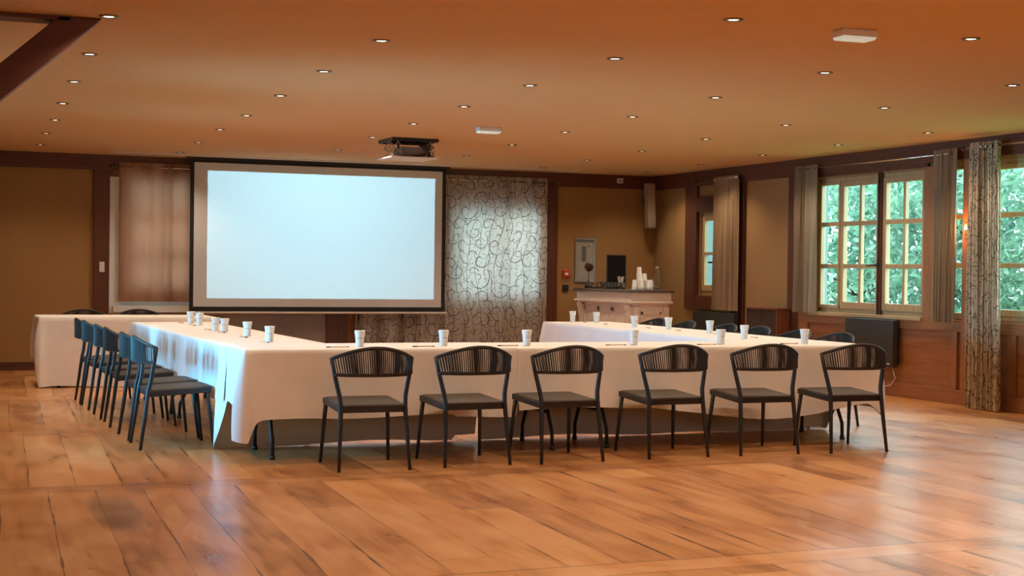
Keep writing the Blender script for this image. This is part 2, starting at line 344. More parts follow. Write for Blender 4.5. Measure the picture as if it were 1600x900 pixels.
def tag(o, label, cat, group=None, kind=None):
    o['label'] = label; o['category'] = cat
    if group: o['group'] = group
    if kind: o['kind'] = kind
    return o
def thing(name, label, cat, loc=(0, 0, 0), rotz=0, group=None):
    o = bpy.data.objects.new(name, None); COL.objects.link(o); o.location = loc; o.rotation_euler = (0, 0, rotz); o.empty_display_size = 0.1
    return tag(o, label, cat, group)
def copy_tree(o, parent=None):
    c = o.copy(); COL.objects.link(c); c.parent = parent
    for ch in o.children: copy_tree(ch, c)
    return c

# ================================================================ THE ROOM
XL, XR, YB, YF, ZC = -1.2, 9.77, 19.0, -3.0, 2.69
struct(MB().box((XL-0.3, YF-0.2, -0.1), (XR+0.2, YB+0.3, 0)).build('floor', 'floor'))
# ceiling with the opening of the projector lift
HX0, HX1, HY0, HY1 = 4.50, 5.02, 14.76, 15.28
c = MB()
for a, b, x, y in ((XL-0.3, HX0, YF-0.2, YB+0.3), (HX1, XR+0.3, YF-0.2, YB+0.3), (HX0, HX1, YF-0.2, HY0), (HX0, HX1, HY1, YB+0.3)):
    c.box((a, x, ZC), (b, y, ZC+0.28))
c.box((HX0, HY0, ZC+0.26), (HX1, HY1, ZC+0.28))
struct(c.build('ceiling', 'ceiling'))
def wall_with_holes(name, axis, pos, thick, a0, a1, z0, z1, holes, mat):
    """holes = (a_lo, a_hi, z_lo, z_hi); axis 'x': wall in the plane x=pos, runs along y"""
    b = MB(); hs = sorted(holes); cur = a0
    def put(p, q, zl, zh):
        if q-p < 1e-4 or zh-zl < 1e-4: return
        lo, hi = sorted((pos, pos+thick))
        b.box((lo, p, zl), (hi, q, zh)) if axis == 'x' else b.box((p, lo, zl), (q, hi, zh))
    for h in hs:
        put(cur, h[0], z0, z1); put(h[0], h[1], z0, h[2]); put(h[0], h[1], h[3], z1); cur = h[1]
    put(cur, a1, z0, z1)
    return struct(b.build(name, mat))
W1 = (12.74, 14.78, 0.87, 2.43); W2 = (10.0, 12.45, 0.87, 2.46); W3 = (16.75, 17.62, 1.02, 2.12)
B1 = (2.26, 3.98, 0.90, 2.48); B2 = (6.62, 8.00, 0.85, 2.20)
wall_with_holes('wall_back', 'y', YB, 0.2, XL-0.3, XR+0.3, 0, ZC, [B1, B2], 'plaster')
wall_with_holes('wall_right', 'x', XR, 0.12, YF-0.2, YB, 0, ZC, [W2, W1, W3], 'plaster')
L1 = (10.1, 11.1, 0.85, 1.65); L2 = (12.9, 13.9, 0.85, 1.65)
wall_with_holes('wall_left', 'x', XL, -0.2, YF-0.2, YB, 0, ZC, [L1, L2], 'plaster')
struct(MB().box((XL-0.2, YF-0.2, 0), (XR+0.2, YF, ZC)).build('wall_front', 'plaster'))

# timber frame of the back wall
def trim(i, b, mat, bevel=0.004): return struct(b.build('trim_%d' % i, mat, bevel=bevel))
trim(1, MB().box((XL, YB-0.06, 2.50), (XR, YB, ZC)), 'beam')
for i, (a, b_) in enumerate(((1.91, 2.14), (4.9, 5.2), (8.04, 8.22))):
    trim(2+i, MB().box((a, YB-0.05, 0), (b_, YB, 2.5)), 'post')
struct(MB().box((XL, YB-0.02, 0), (1.91, YB, 0.10)).build('baseboard_back', 'beam'))
struct(MB().box((8.22, YB-0.02, 0), (XR, YB, 0.10)).build('baseboard_back', 'beam'))
# lower lining under the back windows
trim(5, MB().box((2.14, YB-0.03, 0), (4.9, YB, 0.72)), plain('brown_wainscot', (0.26, 0.215, 0.19), 0.6, vary=0.2, scale=2))
trim(6, MB().box((5.2, YB-0.03, 0), (8.04, YB, 0.72)), 'panel')
trim(7, MB().box((2.14, YB-0.16, 0.72), (4.2, YB, 0.80)).box((2.14, YB-0.05, 0.80), (4.2, YB, 0.86)), 'white_paint')
trim(8, MB().box((2.10, YB-0.055, 0.70), (2.24, YB, 2.42)), 'white_paint')
trim(9, MB().box((2.05, 18.36, ZC-0.012), (8.3, 18.42, ZC)), 'white_paint', 0)
# timber frame of the right wall
trim(10, MB().box((XR-0.06, YF, 2.49), (XR, YB-0.06, ZC)), 'beam')
k = 11
for a, b_, z0, z1, mt in ((17.66, 17.98, 0.82, 2.49, 'post'), (16.42, 16.72, 0.0, 2.49, 'post'), (15.10, 15.36, 0.0, 2.49, 'post'), (12.46, 12.74, 0.86, 2.45, 'panel_z')):
    trim(k, MB().box((XR-0.05, a, z0), (XR, b_, z1)), mt); k += 1
trim(k, MB().box((XR-0.05, 16.72, 0.82), (XR, 17.66, 1.0)).box((XR-0.05, 16.72, 2.14), (XR, 17.66, 2.34)), 'beam'); k += 1
# window surround above windows
trim(k, MB().box((XR-0.04, 12.70, 2.45), (XR, 15.10, 2.50)), 'beam'); k += 1
# panelling below the right windows: rails, stiles and sunk fields
pl = MB(); pl.box((XR-0.02, 9.0, 0.0), (XR, 15.10, 0.84))
trim(k, pl, 'panel', 0); k += 1
pl = MB()
pl.box((XR-0.055, 9.0, 0.74), (XR-0.02, 15.10, 0.86)).box((XR-0.055, 9.0, 0.0), (XR-0.02, 15.10, 0.15))
trim(k, pl, 'panel', 0.006); k += 1
pl = MB()
for a, b_ in ((12.17, 12.26), (14.9, 15.10), (11.30, 11.42), (10.0, 10.15)): pl.box((XR-0.055, a, 0.15), (XR-0.02, b_, 0.74))
trim(k, pl, 'panel_z', 0.006); k += 1
trim(k, MB().box((XR-0.06, 11.98, 0.0), (XR, 12.10, 2.49)), 'panel_z', 0.006); k += 1
trim(k, MB().box((XR-0.09, 12.72, 0.83), (XR-0.0, 14.84, 0.87)), 'sill', 0.006); k += 1
struct(MB().box((XR-0.02, 15.36, 0), (XR, YB-0.02, 0.10)).build('baseboard_right', 'beam'))

# ---------------------------------------------------------------- windows
def window(name, axis, pos, a0, a1, z0, z1, cols, rows, frame=0.06, sill_mat='sill_z', depth=0.06, bar=0.03, glass=True):
    """cols = list of breakpoints (fractions) of sashes: each (lo, hi, n_panes)"""
    t = bpy.data.objects.new(name, None); COL.objects.link(t); t['kind'] = 'structure'
    def bx(m_, p, q, zl, zh, d0, d1):
        return m_.box((pos+d0, p, zl), (pos+d1, q, zh)) if axis == 'x' else m_.box((p, pos+d0, zl), (q, pos+d1, zh))
    f = MB(); bx(f, a0, a1, z0, z0+frame, 0, depth); bx(f, a0, a1, z1-frame, z1, 0, depth); bx(f, a0, a0+frame*0.6, z0, z1, 0, depth); bx(f, a1-frame*0.6, a1, z0, z1, 0, depth)
    f.build('window_frame', sill_mat, t, bevel=0.004)
    for lo, hi, n, st in cols:
        s_ = MB(); zl, zh = z0+frame*0.8, z1-frame*0.8
        bx(s_, lo, lo+st, zl, zh, -0.015, depth*0.7); bx(s_, hi-st, hi, zl, zh, -0.015, depth*0.7)
        bx(s_, lo, hi, zl, zl+st*1.3, -0.014, depth*0.69); bx(s_, lo, hi, zh-st, zh, -0.014, depth*0.69)
        for j in range(1, n):
            cpos = lo + (hi-lo)*j/n; bx(s_, cpos-bar/2, cpos+bar/2, zl, zh, -0.008, depth*0.6)
        for r in range(1, rows):
            zz = zl + (zh-zl)*r/rows; bx(s_, lo, hi, zz-bar/2-0.004, zz+bar/2+0.004, -0.01, depth*0.62)
        so = s_.build('sash', sill_mat, t, bevel=0.003)
        if glass:
            g = MB(); bx(g, lo+st, hi-st, zl+st, zh-st, depth*0.3, depth*0.3+0.004); g.build('pane', 'glass', so)
    return t
w1 = window('window_1', 'x', XR+0.02, W1[0], W1[1], W1[2], W1[3], [(12.78, 13.525, 2, 0.06), (13.585, 14.33, 2, 0.06), (14.35, 14.75, 1, 0.03)], 3, bar=0.042)
# brown meeting post and handle (espagnolette) of window 1
MB().box((XR-0.015, 13.528, 0.84), (XR+0.05, 13.582, 2.47)).build('meeting_post', 'post', w1, bevel=0.004)
MB().tube([(XR-0.03, 13.56, 0.82), (XR-0.03, 13.56, 2.44)], 0.007).tube([(XR-0.03, 13.56, 1.42), (XR-0.075, 13.56, 1.42), (XR-0.08, 13.70, 1.41)], [0.012, 0.012, 0.009]).lathe([(0, -0.03), (0.02, -0.02), (0.02, 0.02), (0, 0.03)], (XR-0.03, 13.56, 1.42), 10).build('window_handle', 'black', w1)
hb = MB()
for zz in (1.05, 1.66, 2.3): hb.tube([(XR-0.01, 12.75, zz-0.04), (XR-0.01, 12.75, zz+0.04)], 0.011)
hb.build('hinge', 'black', w1)
w2 = window('window_2', 'x', XR+0.02, W2[0], W2[1], W2[2], W2[3], [(12.06, 12.42, 1, 0.012), (10.62, 11.75, 2, 0.05), (10.04, 10.58, 1, 0.05)], 3, bar=0.042)
MB().box((XR+0.0, 11.78, 0.86), (XR+0.06, 12.05, 2.46)).build('fixed_panel', 'panel_z', w2)
w3 = window('window_3', 'x', XR+0.02, W3[0], W3[1], W3[2], W3[3], [(16.80, 17.16, 1, 0.05), (17.20, 17.58, 1, 0.06)], 2)
MB().tube([(XR-0.0, 17.24, 1.45), (XR-0.05, 17.24, 1.45), (XR-0.055, 17.30, 1.45)], 0.012).build('window_handle', 'black', w3)
w4 = window('window_4', 'y', YB+0.0, B1[0], B1[1], B1[2], B1[3], [(2.32, 3.13, 2, 0.06), (3.17, 3.94, 2, 0.06)], 3, sill_mat='white_paint', bar=0.06)
w5 = window('window_5', 'y', YB+0.04, B2[0], B2[1], B2[2], B2[3], [(6.66, 7.29, 2, 0.05), (7.33, 7.96, 2, 0.05)], 3, sill_mat='white_paint')
for nm, (y0, y1, z0, z1) in (('window_6', L1), ('window_7', L2)):
    window(nm, 'x', XL-0.08, y0, y1, z0, z1, [(y0+0.04, (y0+y1)/2, 2, 0.05), ((y0+y1)/2, y1-0.04, 2, 0.05)], 3, sill_mat='white_paint', glass=False)
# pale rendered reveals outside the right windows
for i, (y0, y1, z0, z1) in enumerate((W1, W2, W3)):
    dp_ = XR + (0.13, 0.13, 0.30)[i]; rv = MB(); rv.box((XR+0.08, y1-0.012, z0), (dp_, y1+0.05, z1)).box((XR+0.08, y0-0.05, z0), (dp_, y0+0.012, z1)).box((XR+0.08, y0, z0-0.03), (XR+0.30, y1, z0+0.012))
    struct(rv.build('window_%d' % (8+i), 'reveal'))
# diagonal roof brace at the upper left, running from ceiling down to a post on the left wall
br = thing('roof_brace', 'dark red-brown diagonal timber brace rising to the ceiling at the upper left', 'roof brace', (0, 8.62, 0))
bb = MB(); q = [(0.90, 2.689), (0.665, 2.689), (-1.15, 0.98), (-1.15, 1.22)]
# lower outer edge and upper inner edge of the strut, in the x-z plane
lo0, lo1 = (0.895, 2.689), (-1.19, 0.80); up0, up1 = (0.665, 2.689), (-1.19, 0.995)
bb.hull([(lo0[0], -0.09, lo0[1]), (up0[0], -0.09, up0[1]), (up1[0], -0.09, up1[1]), (lo1[0], -0.09, lo1[1])], [(lo0[0], 0.09, lo0[1]), (up0[0], 0.09, up0[1]), (up1[0], 0.09, up1[1]), (lo1[0], 0.09, lo1[1])])
bb.build('strut', 'beam', br, bevel=0.006)
MB().box((-1.19, -0.09, 2.665), (0.72, 0.09, 2.689)).build('ceiling_plate', 'beam', br)
MB().box((-1.199, -0.10, 0.0), (-1.10, 0.10, 2.665)).build('post', 'post', br, bevel=0.004)

# ================================================================ TABLES AND CLOTHS
def folding_table(label, cx, cy, ang, length, width, group='folding tables under the cloths', legs=True):
    t = thing('folding_table', label, 'table', (cx, cy, 0), ang, group)
    L, Wd = length/2, width/2
    MB().box((-L, -Wd, 0.715), (L, Wd, 0.742)).build('tabletop', 'white_plastic', t, bevel=0.008)
    for s_ in (-1, 1):
        x = s_*(L-0.19); g = MB()
        for q in (-1, 1):
            g.tube([(x, q*0.29, 0.0), (x, q*0.285, 0.13), (x, q*0.20, 0.28), (x, q*0.19, 0.715)], 0.014)
        g.tube([(x, -0.20, 0.27), (x, 0.20, 0.27)], 0.013)
        lo = g.build('leg', 'dark_metal', t)
        for q in (-1, 1): MB().tube([(x, q*0.29, 0), (x, q*0.29, 0.03)], 0.02).build('rubber_foot', 'black', lo)
    return t
def tablecloth(label, cx, cy, ang, length, width, drops, z=0.75, flare=0.05, seed=0, corner=(0.1, 0.1, 0.1, 0.1), cat='tablecloth', group='white tablecloths'):
    """local x = length. drops(side, t): side 0 front(-y) 1 right(+x) 2 back(+y) 3 left(-x); t 0..1 along the side"""
    rnd = random.Random(seed); L, Wd = length/2, width/2; rc = 0.012
    cs = [(-L, -Wd), (L, -Wd), (L, Wd), (-L, Wd)]; nrm = [(0, -1), (1, 0), (0, 1), (-1, 0)]
    ph = [rnd.uniform(0, 6.28) for _ in range(8)]
    ring = []     # (x, y, nx, ny, drop, s, cornerness)
    s_acc = 0
    for sd in range(4):
        a = Vector(cs[sd]); b = Vector(cs[(sd+1) % 4]); d = b-a; ln = d.length; n = max(8, int(ln/0.022))
        dn = d.normalized()
        for i in range(n+1):
            tt = i/n; p = a + d*tt
            p = p - dn*rc*(1 if tt > 0.999 else (-1 if tt < 0.001 else 0))
            dc = min(tt*ln, (1-tt)*ln)
            ring.append((p.x, p.y, nrm[sd][0], nrm[sd][1], drops(sd, tt), s_acc+tt*ln, math.exp(-(dc/0.055)**2), corner[sd] if tt > 0.5 else corner[sd-1]))
        # corner arc
        n0, n1 = Vector(nrm[sd]), Vector(nrm[(sd+1) % 4]); cpt = b - n0*rc - n1*rc
        for j in range(1, 8):
            t_ = j/8; nn = (n0*math.cos(t_*PI/2) + n1*math.sin(t_*PI/2))
            d0 = drops(sd, 1.0); d1 = drops((sd+1) % 4, 0.0)
            ring.append((cpt.x+nn.x*rc, cpt.y+nn.y*rc, nn.x, nn.y, d0*(1-t_)+d1*t_, s_acc+ln+0.01*j, 1.0, corner[sd]))
        s_acc += ln+0.08
    rows = []; NR = 16
    nring = len(ring)
    # inner ring of the top, then the edge, then the skirt
    rows.append([(max(-L+0.1, min(L-0.1, x)), max(-Wd+0.1, min(Wd-0.1, y)), z) for x, y, nx, ny, dp, s_, cn, ce in ring])
    rows.append([(x-nx*0.006, y-ny*0.006, z) for x, y, nx, ny, dp, s_, cn, ce in ring])
    for r in range(NR+1):
        f = r/NR; row = []
        for x, y, nx, ny, dp, s_, cn, ce in ring:
            cn = cn*min(1, ce/0.06)
            ext = ce*cn*min(1.0, dp/0.3)
            dd = min(dp + ext, z-0.006)
            w_ = math.sin(s_*9.0+ph[0]) * 0.5 + math.sin(s_*17.0+ph[1]+math.sin(s_*2.1+ph[2])*2)*0.32 + math.sin(s_*31+ph[3])*0.18
            amp = 0.013*(0.3 + 0.7*math.sin(s_*1.3+ph[4])**2) + 0.016*cn
            hz = 0.008*math.sin(s_*5.3+ph[5]) + 0.006*math.sin(s_*2.2+ph[6])
            depth = dd*f
            off = 0.004 + flare*(depth/0.5)*(0.35 + 0.65*cn) + amp*w_*min(1, depth/0.35) + 0.03*cn*math.sin(min(1, f)*PI*0.9)
            off = max(off, 0.003)
            zz = z - 0.004 - depth + hz*f
            row.append((x+nx*off, y+ny*off, max(0.004, zz)))
        rows.append(row)
    b = MB(); b.grid(rows, closed=True)
    # top: fan of the inner ring, as one ngon
    b.f.append(tuple(range(nring))); b.sm.append(False)
    o = b.build('tablecloth', 'cloth', loc=(cx, cy, 0), rotz=ang)
    bm = bmesh.new(); bm.from_mesh(o.data); bmesh.ops.remove_doubles(bm, verts=bm.verts, dist=0.0004); bmesh.ops.recalc_face_normals(bm, faces=bm.faces); bm.to_mesh(o.data); bm.free()
    return tag(o, label, cat, group)
def lerp(a, b, t): return a + (b-a)*t
TZ = 0.75
aL, aR = math.radians(90+1.0), math.radians(90-1.3)
# front row: two long tables side by side
def d_frontA(s, t):
    if s == 0: return lerp(0.475, 0.455, t) + (0.02 if t > 0.75 else 0)
    if s == 1: return 0.03
    if s == 2: return 0.735 if t > 0.1 else 0.70
    return lerp(0.73, 0.38, t/0.3) if t < 0.3 else 0.38 + 0.07*max(0, (t-0.8)/0.2)
def d_frontB(s, t):
    if s == 0: return 0.44 + 0.10*max(0, math.sin((t-0.35)*PI/0.65)) if t > 0.35 else 0.44
    if s == 1: return 0.49 if t < 0.65 else lerp(0.49, 0.74, (t-0.65)/0.3) if t < 0.95 else 0.74
    if s == 2: return 0.735
    return 0.03
folding_table('long folding table of front row, left half, under the cloth with the dropped left corner', 3.20, 10.09, 0, 2.44, 0.76)
folding_table('long folding table of front row, right half, nearest the window end', 5.70, 10.09, 0, 2.44, 0.76)
tablecloth('white tablecloth over left half of front row with a hanging pointed left corner', 2.93, 10.09, 0, 1.95, 0.79, d_frontA, z=0.753, seed=3, corner=(0, 0, 0.03, 0.14), group=None)
tablecloth('white tablecloth over right half of front row, ending near the wall heater', 5.44, 10.09, 0, 3.06, 0.785, d_frontB, z=0.7505, seed=5, corner=(0.08, 0.02, 0, 0), group=None)
# left column
def along(x0, y0, ang, s): return (x0 + math.cos(ang)*s, y0 + math.sin(ang)*s)
def d_left(s, t):
    # local x runs away from the camera; side 0 (-y local) = +x world (inner), side 2 = -x world (outer, by the blue-lit chairs)
    if s == 2: return 0.37 + 0.02*math.sin(t*9)
    if s == 0: return 0.45
    return 0.40 if s == 1 else 0.02
lx, ly = 2.335, 10.49
p = along(lx, ly, aL, 1.22); folding_table('long folding table of left wing, joined to the front row', p[0], p[1], aL, 2.42, 0.76)
p = along(lx, ly, aL, 3.38); folding_table('shorter folding table at the far end of left wing', p[0], p[1], aL, 1.83, 0.76)
p = along(lx, ly, aL, 2.075); tablecloth('white tablecloth over left wing, tinted blue by daylight on its outer side', p[0], p[1], aL, 4.52, 0.79, d_left, z=0.7495, seed=11, corner=(0.1, 0.1, 0, 0), group=None)
# right column
rx, ry = 6.58, 10.49
def d_right(s, t):
    if s == 2: return 0.50
    if s == 0: return 0.27
    return 0.30 if s == 1 else 0.02
p = along(rx, ry, aR, 1.22); folding_table('long folding table of right wing, joined to the front row', p[0], p[1], aR, 2.42, 0.76)
p = along(rx, ry, aR, 3.38); folding_table('shorter folding table at the far end of right wing', p[0], p[1], aR, 1.83, 0.76)
p = along(rx, ry, aR, 2.135); tablecloth('white tablecloth over right wing of the table horseshoe', p[0], p[1], aR, 4.40, 0.80, d_right, z=0.7485, seed=21, corner=(0.1, 0.1, 0, 0), group=None)
# table along the back, left
def d_back(s, t):
    if s == 0: return 0.738
    if s == 3: return lerp(0.42, 0.60, t) if t < 0.6 else 0.36
    return 0.27
folding_table('folding table standing apart behind the left wing, near the curtained window', 2.02, 16.60, 0, 1.83, 0.76)
tablecloth('floor-length white tablecloth on the separate table behind the left wing', 2.02, 16.60, 0, 1.86, 0.79, d_back, seed=31, corner=(0.02, 0.05, 0.1, 0.06), flare=0.035, group=None)

# ================================================================ CHAIRS
def make_chair():
    t = thing('rope_back_chair', '', 'chair')
    def rail(k):   # k = -1..1
        a = abs(k)
        return Vector((0.268*k, 0.100 - 0.120*(1-a**2.6), 0.722 + 0.070*(1-k*k)))
    def rail2(k):
        a = abs(k)
        return Vector((0.256*k, 0.088 - 0.105*(1-a**2.6), 0.618 + 0.0*k))
    for s_ in (-1, 1):
        MB().tube([(s_*0.236, 0.0, 0), (s_*0.224, 0.030, 0.22), (s_*0.214, 0.055, 0.42), (s_*0.220, 0.070, 0.48), (s_*0.250, 0.088, 0.62), (s_*0.270, 0.100, 0.728)],
                  [0.0115, 0.0145, 0.016, 0.016, 0.015, 0.014], 10).build('leg', 'chair_metal', t)
        MB().tube([(s_*0.236, 0.520, 0), (s_*0.222, 0.490, 0.25), (s_*0.212, 0.470, 0.42)], [0.0105, 0.014, 0.016], 10).build('leg', 'chair_metal', t)
    # seat frame
    f = MB()
    f.bar((-0.205, 0.068, 0.393), (0.205, 0.068, 0.393), 0.022, 0.042).bar((-0.208, 0.495, 0.418), (0.208, 0.495, 0.418), 0.022, 0.036)
    f.bar((-0.214, 0.055, 0.392), (-0.218, 0.500, 0.419), 0.022, 0.040).bar((0.214, 0.055, 0.392), (0.218, 0.500, 0.419), 0.022, 0.040)
    f.build('seat_frame', 'chair_metal', t, bevel=0.004)
    # seat pad, rounded in front, dipped in the middle
    rows = []
    def outline(inset):
        pts = []
        hw = lambda y: 0.222 - inset
        for (cx, cy, a0) in ((0.222-0.05, 0.515-0.05, 0), (-0.222+0.05, 0.515-0.05, 90), (-0.218+0.02, 0.052+0.02, 180), (0.218-0.02, 0.052+0.02, 270)):
            r_ = (0.05 if cy > 0.3 else 0.02) - inset*0.3
            for j in range(6):
                a = math.radians(a0 + 90*j/5); pts.append((cx*(1-inset) + r_*math.cos(a), 0.28+(cy-0.28)*(1-inset) + r_*math.sin(a)))
        return pts
    o0 = outline(0)
    ring = lambda z, ins: [(x, y, z + 0.058*(y-0.42) - 0.008*max(0, (y-0.44)/0.08)) for x, y in outline(ins)]
    b = MB(); b.grid([ring(0.426, 0.02), ring(0.430, 0), ring(0.440, 0), ring(0.4445, 0.02), ring(0.4455, 0.06)], closed=True)
    n = len(o0); b.f.append(tuple(range(n))[::-1]); b.sm.append(False); b.f.append(tuple(range(4*n, 5*n))); b.sm.append(False)
    b.build('seat', 'seat', t)
    ks = [-1 + 2*i/28 for i in range(29)]
    MB().tube([rail(k) for k in ks], 0.0125, 10).build('top_rail', 'rope', t)
    MB().tube([rail2(k) for k in ks], 0.0115, 8).build('bottom_rail', 'rope', t)
    w = MB(); NS = 38; rnd = random.Random(4)
    for i in range(NS):
        k = -0.965 + 1.93*i/(NS-1)
        lean = 0.040 + (rnd.random()-0.5)*0.012
        for side, dk in ((1, lean), (-1, 0.0)):
            for sub in (0,):
                k0 = max(-1, min(1, k)); k1 = max(-1, min(1, k + lean))
                a = rail(k0); c_ = rail2(k1)
                nrm = Vector((k0*0.9, -1+abs(k0)**2*0.5, 0)).normalized()*0.0125*side
                w.tube([a+nrm, (a+c_)/2+nrm*0.9, c_+nrm], 0.0038, 5, cap=False)
    w.build('rope_weave', 'rope', t)
    return t
chair0 = make_chair(); used = [False]
def chair(x, y, rz, label, group):
    """x, y = middle of the rear feet, rz = direction the sitter faces, 0 = +y"""
    o = copy_tree(chair0) if used[0] else chair0
    used[0] = True; o.location = (x, y, 0); o.rotation_euler = (0, 0, rz); o['label'] = label; o['group'] = group
    o.name = 'rope_back_chair'
    return o
G1 = 'chairs along the front row of tables'
fl = [(2.677, 9.075, -1.0), (3.396, 9.105, 3.0), (4.076, 9.085, 3.5), (4.906, 9.115, 1.0), (5.630, 9.09, -1.5), (6.352, 9.03, -2.0)]
fn = ['first rope-back chair from the left along the front row of tables', 'second rope-back chair from the left along the front row of tables', 'third rope-back chair from the left, a table trestle seen between its legs',
      'fourth rope-back chair from the left, its right leg touching the next chair in view', 'fifth rope-back chair from the left along the front row of tables', 'last rope-back chair of the front row, at the right end of the cloth']
for (x, y, a), lb in zip(fl, fn): chair(x, y, math.radians(a), lb, G1)
G2 = 'chairs outside the left wing'
ords = ['nearest', 'second nearest', 'third nearest', 'fourth nearest', 'fifth nearest', 'farthest']
for i, y in enumerate((10.80, 11.40, 12.35, 13.00, 13.88, 14.48)):
    x = 1.392 - (y-10.8)*0.018
    chair(x, y, -PI/2 + math.radians((1, 2, -1, 1, 2, 0)[i]), 'blue-lit dark chair beside the left wing, %s of its six' % ords[i], G2)
G3 = 'chairs outside the right wing'
for i, y in enumerate((10.87, 11.52, 12.25, 12.87, 13.72, 14.44)):
    x = 7.45 + (y-10.8)*0.012
    chair(x, y, PI/2 + math.radians((3, -2, 2, 0, -3, 2)[i]), 'dark chair behind the right wing, only its curved back showing, %s of six' % ords[i], G3)
G4 = 'chairs behind the back table'
chair(1.64, 17.42, PI, 'dark chair behind the back table, standing before the ochre wall panel', G4)
chair(2.27, 17.42, PI, 'dark chair behind the back table, in front of the pale window sill', G4)

# ================================================================ CUPS AND PENCILS
cup_mat, t_, p_ = nt('paper_cup_white')
tc = N(t_, 'ShaderNodeTexCoord'); sp = N(t_, 'ShaderNodeSeparateXYZ'); lk(t_, tc.outputs['Object'], sp.inputs[0])
an = math_n(t_, 'ARCTAN2', sp.outputs[1], sp.outputs[0])
band = math_n(t_, 'LESS_THAN', math_n(t_, 'ABSOLUTE', math_n(t_, 'SUBTRACT', sp.outputs[2], 0.058)), 0.0028)
nn_ = N(t_, 'ShaderNodeTexNoise', noise_dimensions='1D', i_Scale=16.0, i_Detail=1.0); lk(t_, an, nn_.inputs['W'])
mk = math_n(t_, 'MULTIPLY', math_n(t_, 'MULTIPLY', band, math_n(t_, 'GREATER_THAN', nn_.outputs['Fac'], 0.47)), math_n(t_, 'LESS_THAN', math_n(t_, 'ABSOLUTE', math_n(t_, 'ADD', an, 1.6)), 0.8))
lk(t_, mixc(t_, math_n(t_, 'MULTIPLY', mk, 0.8), (0.83, 0.84, 0.82), (0.12, 0.09, 0.07)), p_.inputs['Base Color']); p_.inputs['Roughness'].default_value = 0.45
M['cup'] = cup_mat
def make_cup():
    b = MB(); b.lathe([(0.0005, 0.003), (0.023, 0.003), (0.0245, 0.0), (0.0258, 0.002), (0.0285, 0.062), (0.0330, 0.088), (0.0350, 0.104), (0.0362, 0.106), (0.0350, 0.108), (0.0335, 0.104), (0.027, 0.060), (0.024, 0.010), (0.0005, 0.009)], n=28)
    return b.build('paper_cup', 'cup')
cup0 = make_cup(); cu = [False]
def put_cup(x, y, label, group, rz=0, z=0.7535):
    o = cup0.copy() if cu[0] else cup0
    if cu[0]: COL.objects.link(o)
    o.scale = (1.08, 1.08, 1.06)
    cu[0] = True; o.location = (x, y, z); o.rotation_euler = (0, 0, rz); tag(o, label, 'cup', group)
def make_pencil():
    t = thing('pencil', '', 'pencil')
    MB().tube([(-0.055, 0, 0.004), (0.062, 0, 0.004)], 0.0038, 6).build('shaft', 'pencil', t)
    MB().tube([(-0.088, 0, 0.004), (-0.055, 0, 0.004)], 0.0041, 6).build('dark_end', 'black', t)
    MB().tube([(0.062, 0, 0.004), (0.076, 0, 0.004), (0.082, 0, 0.003)], [0.0040, 0.0030, 0.0006], 6).build('point', 'black', t)
    return t
pen0 = make_pencil(); pu = [False]
def put_pencil(x, y, rz, label, group):
    o = copy_tree(pen0) if pu[0] else pen0
    pu[0] = True; o.location = (x, y, 0.7535); o.rotation_euler = (0, 0, rz); o['label'] = label; o['group'] = group
xs = [2.820, 3.443, 4.090, 4.965, 5.718, 6.479]
ps = [2.644, 3.275, 3.926, 4.789, 5.549, 6.304]
o6 = ['first', 'second', 'third', 'fourth', 'fifth', 'sixth']
for i, x in enumerate(xs):
    put_cup(x, 9.97, 'white paper cup on the front row, %s cup from the left' % o6[i], 'paper cups on the front row', rz=0.1*i)
    put_pencil(ps[i], (9.89, 9.90, 9.92, 9.90, 9.88, 9.91)[i], math.radians((2, 2, 4, -3, 0, 3)[i]), 'dark-tipped pencil left of the %s cup on the front row' % o6[i], 'pencils on the front row')
n6 = ['nearest', 'second nearest', 'third nearest', 'fourth nearest', 'fifth nearest', 'farthest']
for i, (x, y) in enumerate(((2.350, 10.75), (2.364, 11.64), (2.330, 12.42), (2.290, 12.62), (2.370, 13.90), (2.350, 14.28))):
    put_cup(x, y, 'white paper cup on the left wing, %s of the six there' % n6[i], 'paper cups on the left wing', rz=-0.4)
for i, (x, y) in enumerate(((2.29, 10.64), (2.29, 11.43), (2.28, 12.30), (2.26, 12.85), (2.28, 13.76), (2.27, 14.40))):
    put_pencil(x, y, PI/2 + 0.15, 'dark pencil beside the %s cup on the left wing' % n6[i], 'pencils on the left wing')
for i, (x, y) in enumerate(((6.42, 10.80), (6.69, 11.87), (6.70, 12.70), (6.58, 13.20), (6.68, 14.32), (6.58, 14.72))):
    put_cup(x, y, 'white paper cup on the right wing, %s of the six there' % n6[i], 'paper cups on the right wing', rz=0.5)
for i, (x, y) in enumerate(((6.60, 10.94), (6.61, 11.62), (6.62, 12.36), (6.62, 12.98), (6.60, 13.93), (6.62, 14.50))):
    put_pencil(x, y, PI/2 - 0.2, 'dark pencil beside the %s cup on the right wing' % n6[i], 'pencils on the right wing')

